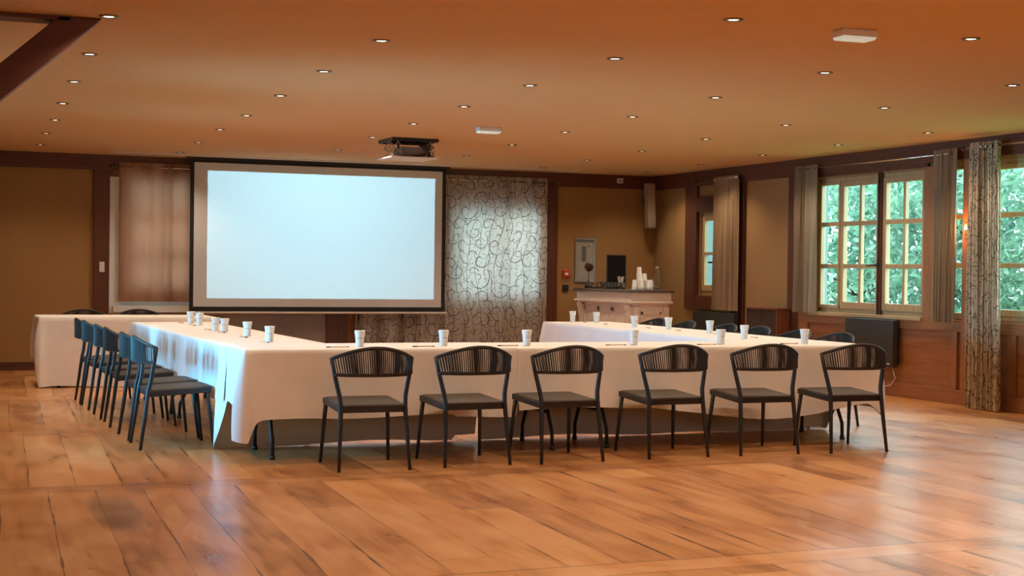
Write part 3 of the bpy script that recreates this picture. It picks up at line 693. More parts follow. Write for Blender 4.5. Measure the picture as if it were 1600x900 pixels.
# ================================================================ CEILING FIXTURES
def make_downlight():
    t = thing('recessed_downlight', '', 'ceiling light')
    MB().lathe([(0.030, -0.001), (0.034, -0.007), (0.052, -0.007), (0.056, -0.0005)], n=20).build('trim_ring', 'ring', t)
    MB().lathe([(0.0005, -0.003), (0.031, -0.003), (0.0315, -0.001)], n=20).build('lens', 'lens', t)
    light('spot', 'SPOT', (0, 0, -0.02), DOWN_W, WARM, parent=t, spot_size=math.radians(130), spot_blend=0.8, shadow_soft_size=0.035)
    return t
dl0 = make_downlight(); du = [False]
cols = [[(0.919, 8.431), (0.969, 9.987), (1.008, 11.53), (1.054, 13.122), (1.109, 14.657), (1.136, 16.197), (1.185, 17.781)],
        [(2.541, 8.582), (2.571, 10.095), (2.618, 11.677), (2.68, 13.342), (2.715, 14.833), (2.776, 16.474), (2.822, 18.065)],
        [(4.069, 7.008), (4.128, 8.616), (4.159, 10.143), (4.199, 11.704), (4.269, 13.315), (4.321, 14.879), (4.428, 16.682)],
        [(5.63, 6.968), (5.697, 8.565), (5.749, 10.161), (5.809, 11.753), (5.863, 13.361), (5.947, 15.001), (6.031, 16.699)],
        [(7.263, 8.524), (7.32, 10.13), (7.379, 11.721), (7.441, 13.339), (7.557, 15.032), (7.576, 16.581), (7.63, 18.117)],
        [(8.953, 11.687), (8.981, 13.23), (9.009, 14.796), (9.135, 16.499), (9.155, 18.027)]]
o7 = ['nearest', 'second', 'third', 'fourth', 'fifth', 'sixth', 'seventh']
for ci, cl in enumerate(cols):
    for ri, (x, y) in enumerate(cl):
        o = copy_tree(dl0) if du[0] else dl0
        du[0] = True; o.location = (x, y, ZC)
        o['label'] = 'small round ceiling downlight, %s column from the left, %s in that column' % (o6[ci], o7[ri] if ri == 0 else o7[ri]+' nearest'); o['group'] = 'recessed ceiling downlights'

def emergency(x, y, rz, label, w=0.22, d=0.13, h=0.042):
    t = thing('emergency_light', label, 'emergency light', (x, y, ZC), rz, 'emergency lights on the ceiling')
    MB().box((-w/2, -d/2, -h), (w/2, d/2, 0)).build('housing', 'white_plastic', t, bevel=0.006)
    MB().hull([(-w/2+0.012, -d/2+0.01, -h-0.014), (w/2-0.012, -d/2+0.01, -h-0.014), (w/2-0.012, d/2-0.01, -h-0.014), (-w/2+0.012, d/2-0.01, -h-0.014)],
              [(-w/2+0.004, -d/2+0.004, -h), (w/2-0.004, -d/2+0.004, -h), (w/2-0.004, d/2-0.004, -h), (-w/2+0.004, d/2-0.004, -h)]).build('diffuser', 'em_lens', t)
    return t
emergency(4.87, 7.03, math.radians(-2), 'white box emergency light on the ceiling, the larger one nearer the camera')
emergency(5.035, 13.32, 0, 'white emergency light on the ceiling beside the projector lift', w=0.23, d=0.12)

# ---------------------------------------------------------------- projector lift
pj = thing('projector_lift', 'open ceiling projector lift with scissor arms, cables and a white bottom panel', 'projector lift', (4.76, 15.02, 0))
MB().box((-0.256, -0.256, 2.655), (-0.245, 0.256, 2.70)).box((0.245, -0.256, 2.655), (0.256, 0.256, 2.70)).box((-0.245, 0.245, 2.655), (0.245, 0.256, 2.70)).box((-0.245, -0.256, 2.655), (0.245, -0.245, 2.70)).build('opening_frame', 'dark_metal', pj)
MB().box((-0.27, -0.27, 2.478), (0.25, 0.25, 2.492)).build('bottom_panel', 'white_plastic', pj, bevel=0.003)
for s_ in (-1, 1):
    g = MB()
    for (ya, yb) in ((-0.2, 0.18), (0.18, -0.2)):
        g.bar((s_*0.215, ya, 2.50), (s_*0.215, yb, 2.60), 0.006, 0.016).bar((s_*0.215, yb, 2.60), (s_*0.215, ya, 2.72), 0.006, 0.016)
    for xa, xb, ya in ((0.13, 0.225, -0.21), (0.225, 0.13, -0.205)):
        g.bar((s_*xa, ya, 2.52), (s_*xb, ya, 2.60), 0.012, 0.006).bar((s_*xb, ya, 2.60), (s_*xa, ya, 2.70), 0.012, 0.006)
    g.lathe([(0, -0.012), (0.014, -0.01), (0.014, 0.01), (0, 0.012)], (s_*0.215, -0.01, 2.60), 10)
    g.build('scissor_arm', plain('scissor_steel', (0.35, 0.28, 0.20), 0.4, metal=0.5), pj)
MB().tube([(-0.23, -0.22, 2.492), (-0.23, -0.22, 2.545)], 0.004).tube([(0.21, -0.22, 2.492), (0.21, -0.22, 2.56)], 0.004).build('rod', 'black', pj)
MB().box((-0.13, -0.20, 2.505), (0.13, 0.10, 2.600)).box((-0.10, -0.204, 2.520), (0.02, -0.2, 2.585)).build('projector_body', plain('projector_grey', (0.16, 0.145, 0.13), 0.5), pj, bevel=0.01)
MB().box((0.165, -0.20, 2.50), (0.185, -0.16, 2.72)).box((-0.175, -0.20, 2.55), (-0.16, -0.16, 2.72)).build('mast', 'dark_metal', pj)
g = MB()
for i in range(5):
    a = i*0.018; g.tube([(-0.02+a, -0.18, 2.70), (0.02+a*1.5, -0.22, 2.63-0.008*i), (0.10+a*0.5, -0.225, 2.585+0.01*i), (0.13+a*0.4, -0.22, 2.545), (0.06+a, -0.222, 2.515), (-0.02+a, -0.215, 2.51)], 0.0045, 6)
g.build('cable', 'black', pj)
MB().tube([(0, 0.10, 2.56), (0, 0.125, 2.56)], 0.03, 16).build('projector_lens', 'black', pj)
# the projected beam: a rectangle of light thrown on the screen
SY = 18.70
pl = light('projector_beam', 'SPOT', (4.76, 15.32, 2.545), 720, (0.46, 0.87, 1.0), rot=(PI/2, 0, 0), spot_size=math.radians(95), spot_blend=0.0, shadow_soft_size=0.0)
pl.data.use_nodes = True; t = pl.data.node_tree; em = t.nodes['Emission']
ge = N(t, 'ShaderNodeNewGeometry'); sp = N(t, 'ShaderNodeSeparateXYZ'); lk(t, ge.outputs['Incoming'], sp.inputs[0])
uu = math_n(t, 'DIVIDE', sp.outputs[0], sp.outputs[1]); vv = math_n(t, 'DIVIDE', sp.outputs[2], sp.outputs[1])
D = SY-0.002-15.32
def inside(a, lo, hi): return math_n(t, 'MULTIPLY', math_n(t, 'GREATER_THAN', a, lo), math_n(t, 'LESS_THAN', a, hi))
mask = math_n(t, 'MULTIPLY', inside(uu, (3.275-4.76)/D, (6.310-4.76)/D), inside(vv, (0.905-2.545)/D, (2.525-2.545)/D))
lk(t, mask, em.inputs['Strength'])

# ---------------------------------------------------------------- screen
sc = thing('projection_screen', 'large white projection screen with black border, lit pale blue', 'projection screen', (0, SY, 0))
X0, X1, Z0, Z1 = 3.055, 6.465, 0.738, 2.664
MB().box((X0+0.045, 0, Z0+0.055), (X1-0.045, 0.006, Z1-0.035)).build('screen_fabric', 'screen', sc)
MB().box((X0, -0.002, Z0), (X0+0.05, 0.006, Z1)).box((X1-0.05, -0.002, Z0), (X1, 0.006, Z1)).box((X0+0.05, -0.002, Z0), (X1-0.05, 0.006, Z0+0.06)).box((X0+0.05, -0.002, Z1-0.04), (X1-0.05, 0.006, Z1)).build('border', 'screen_border', sc)
MB().tube([(X0-0.02, 0.0, Z0-0.015), (X1+0.03, 0.0, Z0-0.015)], 0.014, 10).build('weight_bar', 'white_plastic', sc)
MB().box((X0-0.05, -0.02, 2.664), (X1+0.05, 0.05, 2.689)).build('slot_casing', 'black', sc)

# ================================================================ CURTAINS
def curtain(name, label, axis, pos, a0, a1, z0, z1, folds, amp, mat, seed=0, rod=None, ztop_wave=True, flare=0.0, group=None, lean=0.0):
    """pleated hanging cloth in the plane axis=pos; a0..a1 extent along the wall, amp fold depth"""
    rnd = random.Random(seed); n = max(60, folds*16); nz = 28
    ph = [rnd.uniform(0, 6.28) for _ in range(6)]
    # fold phase with uneven widths
    us = []; 
    for i in range(n+1):
        t_ = i/n; us.append(t_ + 0.25/folds*math.sin(t_*folds*2.3+ph[0]) + 0.18/folds*math.sin(t_*folds*5.1+ph[1]))
    rows = []; uv = []; arc = [0]
    def pt(i, j):
        t_ = i/n; h = j/nz; z = z0 + (z1-z0)*h
        a = a0 + (a1-a0)*t_
        mid = (a0+a1)/2
        spread = 1 + flare*(1-h) * 1.0
        a = mid + (a-mid)*spread + lean*(1-h)
        A = amp*(0.65 + 0.35*math.sin(us[i]*7+ph[2])) * (0.8 + 0.25*(1-h) + 0.12*math.sin(h*5+ph[3]+t_*4))
        w_ = math.sin(2*PI*folds*us[i] + 0.25*math.sin(h*3+ph[4])*(1-h))
        w_ = w_*(1.15-0.15*w_*w_)
        d = A*w_ + 0.004*math.sin(t_*60+h*6)
        a += 0.25*amp*math.sin(4*PI*folds*us[i])
        return (a, d, z)
    arclen = 0; prev = None; S = []
    for i in range(n+1):
        p_ = pt(i, nz//2)
        if prev: arclen += math.hypot(p_[0]-prev[0], p_[1]-prev[1])
        prev = p_; S.append(arclen)
    for j in range(nz+1):
        row = []
        for i in range(n+1):
            a, d, z = pt(i, j)
            row.append((pos+d, a, z) if axis == 'x' else (a, pos+d, z)); uv.append((S[i]+seed*3.1, z))
        rows.append(row)
    b = MB(); b.grid(rows)
    root = thing(name, label, 'curtain', (0, 0, 0), 0, group)
    o = b.build('cloth', mat, root, uvs=uv)
    # eyelets and rod
    if rod:
        ra0, ra1, rz, rpos = rod
        g = MB(); e0, e1 = ((rpos, ra0, rz), (rpos, ra1, rz)) if axis == 'x' else ((ra0, rpos, rz), (ra1, rpos, rz))
        g.tube([e0, e1], 0.010, 8)
        ro = g.build('rod', 'chrome', root)
        g = MB(); off = 0.02
        for e, sg in ((e0, -1), (e1, 1)):
            c_ = (e[0], e[1]+sg*0.02, e[2]) if axis == 'x' else (e[0]+sg*0.02, e[1], e[2])
            g.lathe([(0.0, -0.022), (0.016, -0.018), (0.022, 0), (0.016, 0.018), (0.0, 0.022)], c_, 12)
        g.build('finial', 'dark_metal', root)
        g = MB()
        for k_ in range(folds*2):
            a = a0 + (a1-a0)*(k_+0.5)/(folds*2)
            dirv = Vector((0, 1, 0)) if axis == 'x' else Vector((1, 0, 0))
            c_ = Vector((rpos, a, rz)) if axis == 'x' else Vector((a, rpos, rz))
            sv = Vector((1, 0, 0)) if axis == 'x' else Vector((0, 1, 0))
            pts = [c_ + (sv*math.cos(2*PI*q/12) + Vector((0, 0, 1))*math.sin(2*PI*q/12))*0.027 + dirv*0.012*math.cos(2*PI*q/12)*(1 if k_ % 2 else -1) for q in range(13)]
            g.tube(pts, 0.0055, 6, cap=False)
        g.build('eyelet', 'chrome', root)
    return root
CY = YB-0.115
curtain('curtain', 'thin brown curtain left of the projection screen, window bars showing through', 'y', CY, 2.20, 4.35, 0.855, 2.60, 9, 0.040, 'curtain_sheer', seed=1, rod=(2.13, 4.45, 2.545, CY))
curtain('curtain', 'wide scroll-patterned curtain right of the screen, glowing with daylight', 'y', CY, 5.28, 8.03, 0.02, 2.60, 11, 0.042, 'curtain_pattern', seed=2, rod=(5.2, 8.12, 2.535, CY))
RX = XR-0.14
curtain('curtain', 'narrow taupe curtain gathered beside the small far window on the right wall', 'x', RX, 16.42, 17.02, 0.822, 2.57, 5, 0.045, 'curtain_plain', seed=3, rod=(16.40, 17.5, 2.545, RX))
curtain('curtain', 'taupe curtain at the left end of the long-paned window, lit bluish on its edge', 'x', RX, 14.63, 15.07, 0.856, 2.59, 4, 0.040, fabric('taupe_curtain_thin', (0.28, 0.205, 0.13), 0.2), seed=4)
curtain('curtain', 'taupe curtain at the right end of the large window, glowing orange from wall lamp', 'x', RX, 12.09, 12.47, 0.836, 2.60, 5, 0.040, 'curtain_plain', seed=5)
curtain('curtain', 'floor-length scroll-patterned curtain beside the wall lamp', 'x', 9.56, 11.385, 11.80, 0.012, 2.62, 6, 0.060, 'curtain_pattern_solid', seed=6, rod=(9.9, 11.9, 2.575, 9.56), flare=0.12, lean=-0.03)

rd = thing('curtain_rod', 'thin metal curtain rod across the top of the large right-hand window', 'curtain rod', (RX, 13.55, 2.55))
MB().tube([(0, -1.36, 0), (0, 1.38, 0)], 0.009, 8).build('rod', 'chrome', rd)
for q_ in (-1.38, 1.40): MB().lathe([(0.0, -0.022), (0.016, -0.018), (0.022, 0), (0.016, 0.018), (0.0, 0.022)], (0, q_, 0), 12).build('finial', 'dark_metal', rd)
for q_ in (-1.30, 1.32): MB().tube([(0, q_, 0), (0.085, q_, 0)], 0.007, 8).build('bracket', 'dark_metal', rd)

# ================================================================ WALL FITTINGS
sl = thing('wall_sconce', 'small lit wall lamp beside the floor-length patterned curtain', 'wall lamp', (XR-0.062, 12.02, 1.79))
MB().box((-0.012, -0.03, -0.10), (0.0, 0.03, 0.06)).build('backplate', 'chrome', sl, bevel=0.003)
MB().tube([(-0.01, 0.0, -0.06), (-0.05, -0.04, -0.08), (-0.078, -0.07, -0.05), (-0.078, -0.07, -0.03)], 0.006).lathe([(0.006, -0.035), (0.016, -0.03), (0.016, -0.018)], (-0.078, -0.07, 0), 12).build('arm', 'chrome', sl)
MB().lathe([(0.0005, -0.02), (0.010, -0.018), (0.013, 0.0), (0.010, 0.018), (0.003, 0.035), (0.0005, 0.038)], (-0.078, -0.07, 0), 12).build('bulb', 'sconce', sl)
light('sconce_light', 'POINT', (-0.078, -0.03, 0.0), 8.0, (1.0, 0.36, 0.09), parent=sl, shadow_soft_size=0.03)

def heater(x, y0, y1, z0, z1, label):
    t = thing('wall_heater', label, 'heater', (x, (y0+y1)/2, 0)); L = (y1-y0)/2
    MB().box((0.0, -L, z0), (0.07, L, z1)).build('front_casing', plain('heater_charcoal', (0.030, 0.027, 0.024), 0.45), t, bevel=0.008)
    MB().box((0.07, -L+0.06, z0+0.03), (0.15, L-0.06, z1-0.03)).build('wall_bracket', 'black', t)
    g = MB(); 
    for i in range(10): g.box((0.015+0.0, -L+0.08+i*(2*L-0.16)/10, z1-0.001), (0.06, -L+0.08+(i+0.7)*(2*L-0.16)/10, z1+0.002))
    g.build('grille', 'black', t)
    MB().box((-0.002, -L+0.05, z0+0.03), (0.0, -L+0.10, z0+0.045)).build('badge', 'white_plastic', t)
    return t
heater(XR-0.15, 13.10, 13.99, 0.315, 0.825, 'dark electric wall heater under the large right-hand window')
heater(XR-0.15, 16.44, 17.55, 0.25, 0.79, 'dark electric wall heater in the far corner below the small window')
tag(MB().tube([(XR-0.10, 13.18, 0.33), (XR-0.11, 13.10, 0.20), (XR-0.12, 13.17, 0.12), (XR-0.12, 13.35, 0.09), (XR-0.11, 13.55, 0.12), (XR-0.10, 13.62, 0.22), (XR-0.09, 13.52, 0.33)], 0.0055, 6).build('power_cord', 'white_plastic'), 'thin pale cable looping below the heater under the large window', 'cable')
# low dark cabinet between posts
cb = thing('side_cabinet', 'low dark wooden cabinet against the ochre panel between the two taupe curtains', 'cabinet', (9.62, 15.62, 0))
MB().box((-0.10, -0.36, 0), (0.09, -0.335, 0.87)).box((-0.10, 0.335, 0), (0.09, 0.36, 0.87)).box((-0.11, -0.37, 0.87), (0.09, 0.37, 0.89)).box((-0.07, -0.335, 0.02), (0.09, 0.335, 0.87)).build('body', wood('cabinet_red_brown', (0.24, 0.075, 0.025), (0.13, 0.04, 0.015), 0.4, 'Z'), cb, bevel=0.004)
for s_ in (-1, 1):
    d_ = MB().box((-0.092, min(0.004*s_, 0.33*s_), 0.06), (-0.07, max(0.004*s_, 0.33*s_), 0.85)).build('door', wood('cabinet_dark_door', (0.05, 0.02, 0.012), (0.028, 0.012, 0.008), 0.35, 'Z'), cb, bevel=0.004)
    MB().lathe([(0, -0.01), (0.01, -0.006), (0.01, 0.006), (0, 0.01)], (-0.10, 0.03*s_, 0.5), 10).build('knob', 'chrome', d_)
# loudspeaker
ls = thing('wall_loudspeaker', 'slim grey column loudspeaker tilted forward high in the corner', 'loudspeaker', (9.52, 18.66, 2.25))
b = MB(); tv = Vector((-0.045, -0.06, 0.315)); w_, d_ = 0.062, 0.06
b.hull([(-w_-tv.x, -d_-tv.y, -0.315), (w_-tv.x, -d_-tv.y, -0.315), (w_-tv.x, d_-tv.y, -0.315), (-w_-tv.x, d_-tv.y, -0.315)], [(-w_+tv.x, -d_+tv.y, 0.315), (w_+tv.x, -d_+tv.y, 0.315), (w_+tv.x, d_+tv.y, 0.315), (-w_+tv.x, d_+tv.y, 0.315)])
b.build('cabinet', plain('speaker_taupe', (0.27, 0.20, 0.15), 0.6), ls, bevel=0.01)
b = MB(); e_ = 0.004; w2 = w_-0.008
b.hull([(-w2-tv.x*0.93, -d_-e_-tv.y*0.93, -0.295), (w2-tv.x*0.93, -d_-e_-tv.y*0.93, -0.295), (w2-tv.x*0.93, -d_+0.01-tv.y*0.93, -0.295), (-w2-tv.x*0.93, -d_+0.01-tv.y*0.93, -0.295)], [(-w2+tv.x*0.93, -d_-e_+tv.y*0.93, 0.295), (w2+tv.x*0.93, -d_-e_+tv.y*0.93, 0.295), (w2+tv.x*0.93, -d_+0.01+tv.y*0.93, 0.295), (-w2+tv.x*0.93, -d_+0.01+tv.y*0.93, 0.295)])
b.build('grille', plain('speaker_mesh', (0.30, 0.23, 0.175), 0.7), ls)
MB().tube([(0, 0.02, 0.1), (0.05, 0.17, 0.1), (0.08, 0.27, 0.1)], 0.015).box((0.03, 0.255, 0.03), (0.13, 0.285, 0.17)).build('wall_bracket', 'dark_metal', ls)
# presence detector on the beam, call point, socket, switch
g = thing('wall_sensor', 'small white alarm sensor box on the beam above the ochre wall panel', 'sensor', (9.17, YB-0.06, 2.61))
MB().box((-0.045, -0.04, -0.035), (0.045, 0, 0.035)).build('housing', 'white_plastic', g, bevel=0.006)
MB().box((-0.032, -0.046, -0.020), (0.032, -0.04, 0.010)).build('sensor_window', plain('sensor_grey', (0.3, 0.3, 0.3), 0.4), g)
g = thing('fire_alarm_call_point', 'small red square fire alarm call point left of the bar', 'fire alarm', (8.37, YB, 1.27))
MB().box((-0.05, -0.045, -0.05), (0.05, 0, 0.05)).build('housing', 'red', g, bevel=0.005)
MB().box((-0.026, -0.05, -0.018), (0.026, -0.045, 0.018)).build('press_plate', 'white_plastic', g)
g = thing('wall_socket', 'black double wall socket below the red fire alarm', 'socket', (8.37, YB, 1.07))
MB().box((-0.045, -0.02, -0.045), (0.045, 0, 0.045)).build('plate', 'black', g, bevel=0.003)
MB().lathe([(0.0, 0.004), (0.02, 0.004), (0.022, 0.0)], (0, 0, 0), 14).build('socket_face', 'dark_metal', g); g.children[-1].rotation_euler = (PI/2, 0, 0); g.children[-1].location = (0, -0.02, 0)
g = thing('light_switch', 'pale double light switch on the dark post left of the brown curtain', 'switch', (2.01, YB-0.05, 1.285))
MB().box((-0.032, -0.012, -0.065), (0.032, 0, 0.065)).build('plate', 'white_plastic', g, bevel=0.002)
for zz in (-0.03, 0.03): MB().box((-0.02, -0.018, zz-0.022), (0.02, -0.012, zz+0.022)).build('rocker', 'white_plastic', g)
# framed notice
g = thing('framed_notice', 'tall thin-framed grey notice on the wall behind the bar', 'framed notice', (8.665, YB, 1.465))
w_, h_ = 0.155, 0.31
MB().box((-w_, -0.02, -h_), (-w_+0.012, 0, h_)).box((w_-0.012, -0.02, -h_), (w_, 0, h_)).box((-w_+0.012, -0.02, -h_), (w_-0.012, 0, -h_+0.012)).box((-w_+0.012, -0.02, h_-0.012), (w_-0.012, 0, h_)).build('frame', plain('notice_frame', (0.40, 0.38, 0.36), 0.3, metal=0.8), g)
MB().box((-w_+0.012, -0.010, -h_+0.012), (w_-0.012, 0, h_-0.012)).build('sheet', plain('notice_paper', (0.33, 0.32, 0.28), 0.6, vary=0.25, scale=9), g)
b = MB().box((-w_+0.014, -0.0112, h_-0.055), (w_-0.014, -0.0102, h_-0.014)); b.box((-0.05, -0.0112, -0.02), (0.02, -0.0102, 0.20)).build('plan_print', plain('notice_ink', (0.12, 0.13, 0.12), 0.6), g)
MB().box((0.05, -0.0113, 0.19), (0.075, -0.0102, 0.215)).build('red_mark', 'red', g)

# ================================================================ BAR
bx0, bx1, by0, by1, bz = 8.34, 8.93, 16.85, 18.56, 1.045
br = thing('bar_counter', 'cream panelled wooden bar counter with dark top in the far right corner', 'bar counter', (0, 0, 0))
b = MB().box((bx0+0.06, by0+0.05, 0.0), (bx1-0.02, by1-0.05, 0.93))
b.build('body', 'bar_white', br)
MB().box((bx0-0.03, by0-0.03, bz), (bx1+0.03, by1+0.03, bz+0.035)).build('worktop', 'bar_top', br, bevel=0.006)
MB().box((bx0+0.01, by0+0.01, 0.925), (bx1, by1-0.01, bz)).box((bx0-0.02, by0-0.02, 0.905), (bx1+0.01, by1+0.02, 0.930)).box((bx0+0.025, by0+0.02, 0.88), (bx1-0.01, by1-0.02, 0.905)).build('frieze', 'bar_white', br, bevel=0.004)
# pilasters and raised panels on the long side (-x) and the end (-y)
g = MB()
for y_ in (by0+0.05, by1-0.17): g.box((bx0+0.03, y_, 0.12), (bx0+0.06, y_+0.12, 0.86))
g.box((bx0+0.06, by0+0.025, 0.12), (bx0+0.14, by0+0.05, 0.86)).box((bx1-0.10, by0+0.025, 0.12), (bx1-0.02, by0+0.05, 0.86))
g.box((bx0+0.02, by0+0.02, 0.0), (bx1-0.01, by1-0.02, 0.12))
g.build('pilaster', 'bar_white', br, bevel=0.004)
for y_ in (by0+0.05, by1-0.17):
    pr = [(bx0+0.03, 0.86), (bx0-0.01, 0.88), (bx0-0.01, 0.88), (bx0+0.005, 0.80), (bx0+0.025, 0.72), (bx0+0.03, 0.66)]
    pts = [(bx0+0.03, 0.88), (bx0-0.012, 0.88), (bx0-0.008, 0.84), (bx0+0.008, 0.79), (bx0+0.012, 0.74), (bx0+0.024, 0.69), (bx0+0.03, 0.66)]
    MB().hull([(x_, y_+0.01, z_) for x_, z_ in pts], [(x_, y_+0.11, z_) for x_, z_ in pts]).build('corbel', 'bar_white', br)
def rpanel(p0, p1, z0, z1, axis):
    g = MB()
    if axis == 'x':
        g.box((bx0+0.045, p0, z0), (bx0+0.06, p0+0.04, z1)).box((bx0+0.045, p1-0.04, z0), (bx0+0.06, p1, z1)).box((bx0+0.045, p0, z0), (bx0+0.06, p1, z0+0.05)).box((bx0+0.045, p0, z1-0.05), (bx0+0.06, p1, z1))
        g.box((bx0+0.052, p0+0.08, z0+0.09), (bx0+0.06, p1-0.08, z1-0.09))
    else:
        g.box((p0, by0+0.035, z0), (p0+0.03, by0+0.05, z1)).box((p1-0.03, by0+0.035, z0), (p1, by0+0.05, z1)).box((p0, by0+0.035, z0), (p1, by0+0.05, z0+0.04)).box((p0, by0+0.035, z1-0.04), (p1, by0+0.05, z1))
        g.box((p0+0.06, by0+0.042, z0+0.08), (p1-0.06, by0+0.05, z1-0.08))
    g.build('raised_panel', 'bar_white', br, bevel=0.003)
n_ = 3; ys = [by0+0.19 + i*(by1-by0-0.38)/n_ for i in range(n_+1)]
for a, b_ in zip(ys, ys[1:]): rpanel(a+0.01, b_-0.01, 0.16, 0.84, 'x')
rpanel(bx0+0.17, bx1-0.13, 0.16, 0.80, 'y')
BT = bz+0.0355
# stack of paper cups, a stepped pyramid (each upside-down stack is one thing)
def cup_stack(x, y, n_, label):
    t = MB(); 
    z = 0
    for i in range(n_):
        t.lathe([(0.0005, z+0.098), (0.023, z+0.098), (0.026, z+0.094), (0.034, z+0.006), (0.037, z+0.004), (0.037, z), (0.035, z)], (0, 0, 0), 20); z += 0.014
    o = t.build('cup_stack', 'white_plastic', loc=(x, y, BT)); tag(o, label, 'cup stack', 'upturned paper cups on the bar')
px_, py_ = 8.66, 17.15
spots_ = [(-0.09, 0.0, 5), (-0.03, -0.08, 3), (0.05, -0.08, 4), (0.10, 0.0, 3), (0.0, 0.0, 20), (-0.05, 0.08, 9), (0.05, 0.06, 10), (-0.06, -0.01, 12)]
spots_ = [(-0.118, 0.0, 3, 'short outer'), (0.118, 0.01, 3, 'short outer'), (-0.055, -0.08, 3, 'short front'), (0.045, -0.08, 3, 'short front'),
          (-0.04, 0.005, 9, 'middle-height'), (0.04, 0.03, 9, 'middle-height'), (0.0, 0.105, 15, 'tallest central')]
lab_ = ['shortest stack of upturned white cups at the left edge of the bar cup pyramid', 'shortest stack of upturned white cups beside the glass bottle', 'low front-left stack of upturned white cups in the pyramid', 'low front-right stack of upturned white cups in the pyramid',
        'medium stack of upturned white cups left of the tallest stack', 'medium stack of upturned white cups right of the tallest stack', 'tallest central stack of upturned white cups on the bar']
for (dx, dy, n_, _), lb in zip(spots_, lab_): cup_stack(px_+dx*1.0, py_+dy, n_, lb)
# glass bottle
bt = thing('glass_bottle', 'clear glass carafe bottle at the right end of the bar', 'bottle', (8.80, 17.02, BT))
mgl = plain('bottle_glass', (0.92, 0.96, 0.96), 0.03, vary=0.01); mgl.node_tree.nodes['Principled BSDF'].inputs['Transmission Weight'].default_value = 0.97; mgl.node_tree.nodes['Principled BSDF'].inputs['IOR'].default_value = 1.2
M['bottle'] = mgl
MB().lathe([(0.0005, 0.001), (0.046, 0.001), (0.050, 0.01), (0.049, 0.08), (0.040, 0.14), (0.022, 0.20), (0.017, 0.25), (0.018, 0.285), (0.020, 0.29), (0.015, 0.29), (0.014, 0.25), (0.019, 0.20), (0.036, 0.14), (0.045, 0.08), (0.045, 0.012), (0.0005, 0.010)], n=24).build('body', 'bottle', bt)
MB().lathe([(0.0165, 0.27), (0.021, 0.275), (0.021, 0.298), (0.0005, 0.299)], n=16).build('stopper', 'chrome', bt)
# glasses in front of the dark monitor, sugar sticks
gm = MB().lathe([(0.0005, 0.002), (0.020, 0.002), (0.022, 0.0), (0.028, 0.085), (0.0265, 0.085), (0.021, 0.006), (0.0005, 0.006)], n=16)
g0 = gm.build('drinking_glass', 'bottle'); first = True
gl_names = ['first', 'second', 'third', 'fourth', 'fifth', 'sixth']
for i in range(6):
    for r_ in range(2):
        o = g0 if first else g0.copy()
        if not first: COL.objects.link(o)
        first = False; o.location = (8.44 + 0.075*r_, 17.42 + i*0.095, BT)
        tag(o, 'small clear glass on the bar, %s in the %s file of glasses' % (gl_names[i], ('outer', 'inner')[r_]), 'glass', 'glasses on the bar')
ss = thing('stirrer_jar', 'small jar of pale wooden stirrers among the glasses on the bar', 'jar', (8.60, 17.68, BT))
MB().lathe([(0.0005, 0.001), (0.028, 0.001), (0.030, 0.08), (0.027, 0.08), (0.026, 0.005), (0.0005, 0.005)], n=16).build('jar_body', 'bottle', ss)
g = MB()
for i in range(9):
    a = i*0.7; g.bar((0.010*math.cos(a), 0.010*math.sin(a), 0.01), (0.045*math.cos(a), 0.045*math.sin(a), 0.155+0.008*(i % 3)), 0.008, 0.002)
g.build('stirrer', 'white_plastic', ss)
# monitor
tvm = thing('monitor', 'black screen standing at the back of the bar below the framed notice', 'monitor', (8.80, 18.25, BT))
MB().box((-0.14, -0.015, 0.02), (0.15, 0.015, 0.46)).build('casing', 'black', tvm, bevel=0.006)
MB().box((-0.128, -0.017, 0.035), (0.138, -0.015, 0.448)).build('display', plain('display_black', (0.004, 0.004, 0.005), 0.2), tvm)
MB().box((-0.07, -0.05, 0.0), (0.07, 0.05, 0.015)).box((-0.02, -0.01, 0.01), (0.02, 0.01, 0.05)).build('stand', 'black', tvm)
# vase with dark dried flowers, and a dark low appliance
vs = thing('flower_vase', 'small dark vase with a round dark red flower head on the bar', 'vase', (8.42, 18.32, BT))
MB().lathe([(0.0005, 0.001), (0.05, 0.001), (0.055, 0.03), (0.03, 0.06), (0.012, 0.09), (0.014, 0.10), (0.008, 0.10), (0.008, 0.06), (0.0005, 0.05)], n=18).build('vase_body', 'black', vs)
st = MB().tube([(0, 0, 0.05), (0.004, 0.002, 0.22)], 0.005); st.build('stem', plain('stem_green', (0.03, 0.05, 0.02), 0.7), vs)
b = MB(); rnd = random.Random(9)
for i in range(90):
    d = Vector((rnd.gauss(0, 1), rnd.gauss(0, 1), rnd.gauss(0, 1))).normalized(); c_ = Vector((0.004, 0.002, 0.285)) + d*0.055*rnd.uniform(0.6, 1.1)
    s_ = d.cross(Vector((0, 0, 1.01))).normalized()*0.020; u_ = s_.cross(d).normalized()*0.022
    b.add([c_-s_, c_-u_+d*0.008, c_+s_, c_+u_+d*0.014], [(0, 1, 2), (0, 2, 3)])
b.build('flower_head', plain('flower_dark_red', (0.10, 0.02, 0.02), 0.7, vary=0.6, scale=30), vs)
ap = thing('coffee_tray', 'low dark tray with black handles at the left end of the bar', 'tray', (8.47, 18.12, BT))
MB().box((-0.10, -0.13, 0), (0.10, 0.12, 0.018)).build('tray_base', 'black', ap, bevel=0.004)
MB().tube([(-0.07, -0.11, 0.015), (-0.05, -0.08, 0.07), (0.02, -0.05, 0.085), (0.07, 0.02, 0.02)], 0.009).build('handle', 'black', ap)

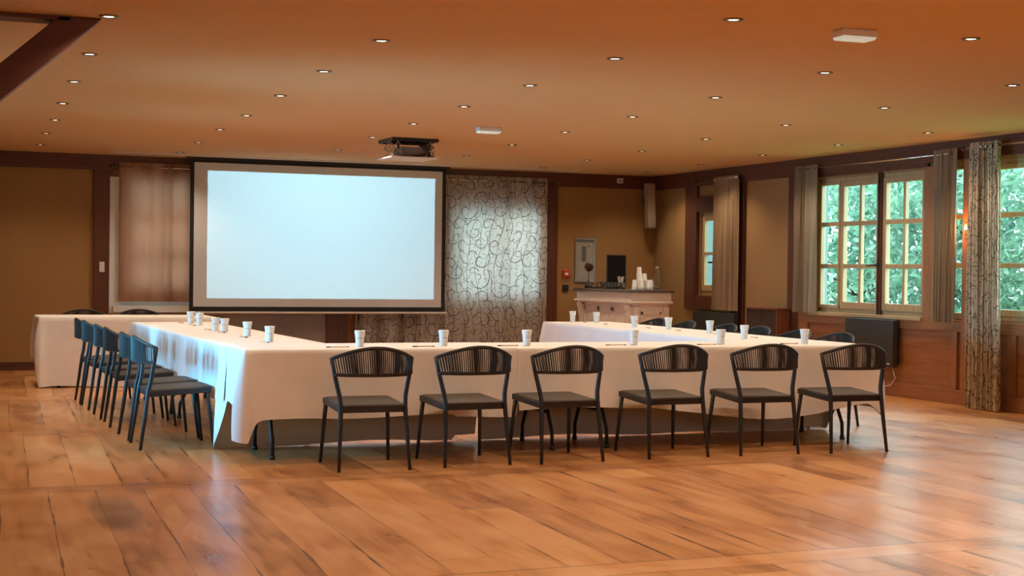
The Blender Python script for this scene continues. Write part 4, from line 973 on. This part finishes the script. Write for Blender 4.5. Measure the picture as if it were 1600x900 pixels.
# ================================================================ OUTSIDE
struct(MB().box((XR+0.3, -5, -0.45), (60, 60, -0.40)).build('ground', 'grass'))
def leaf_mesh(n, x0, x1, y0, y1, z0, z1, seed, size=(0.12, 0.26)):
    rnd = random.Random(seed); b = MB()
    for i in range(n):
        c_ = Vector((rnd.uniform(x0, x1), rnd.uniform(y0, y1), rnd.uniform(z0, z1)))
        L = rnd.uniform(*size); w_ = L*rnd.uniform(0.28, 0.42)
        d = Vector((rnd.gauss(-0.3, 0.7), rnd.gauss(0, 0.8), rnd.gauss(-0.35, 0.5))).normalized()
        s_ = d.cross(Vector((rnd.gauss(0, 1), rnd.gauss(0, 1), rnd.gauss(0, 1)+0.8))).normalized(); u_ = s_.cross(d)
        v = [c_, c_+d*L*0.35+s_*w_/2+u_*L*0.05, c_+d*L*0.4, c_+d*L*0.35-s_*w_/2+u_*L*0.05, c_+d*L*0.72+s_*w_*0.38-u_*L*0.02, c_+d*L*0.75-u_*L*0.05, c_+d*L*0.72-s_*w_*0.38-u_*L*0.02, c_+d*L-u_*L*0.18]
        b.add(v, [(0, 2, 1), (0, 3, 2), (1, 2, 5, 4), (2, 3, 6, 5), (4, 5, 7), (5, 6, 7)])
    return b
def tree(label, y0, y1, x0, x1, n, seed):
    cy, cx = (y0+y1)/2, (x0+x1)/2
    t = thing('garden_tree', label, 'tree', (cx, cy, -0.4), 0, 'trees outside the right windows')
    leaf_mesh(n, x0-cx, x1-cx, y0-cy, y1-cy, 0.3, 3.6, seed).build('foliage', 'leaf', t)
    g = MB().tube([(0, 0, 0), (0.05, 0.1, 1.2), (-0.05, 0.15, 2.3), (0.1, 0.2, 3.6)], [0.10, 0.085, 0.06, 0.03]); g.build('trunk', 'bark', t)
    rnd = random.Random(seed+5); g = MB()
    for i in range(10):
        z_ = rnd.uniform(0.8, 3.0); a = rnd.uniform(0, 6.28); L = rnd.uniform(0.6, 1.15)
        g.tube([(0, 0.1, z_), (L*0.5*math.cos(a), 0.1+L*0.5*math.sin(a), z_+0.35), (L*math.cos(a), 0.1+L*math.sin(a), z_+0.45)], [0.03, 0.02, 0.006], 6)
    g.build('branch', 'bark', t)
tree('broad-leaved green tree seen through the patterned-curtain window at the right edge', 13.0, 15.5, 12.6, 14.8, 5200, 41)
tree('broad-leaved green tree filling the right half of the large window', 15.8, 18.2, 12.8, 15.0, 5200, 42)
tree('broad-leaved green tree filling the left panes of the large window', 18.5, 21.3, 13.0, 15.2, 5600, 43)
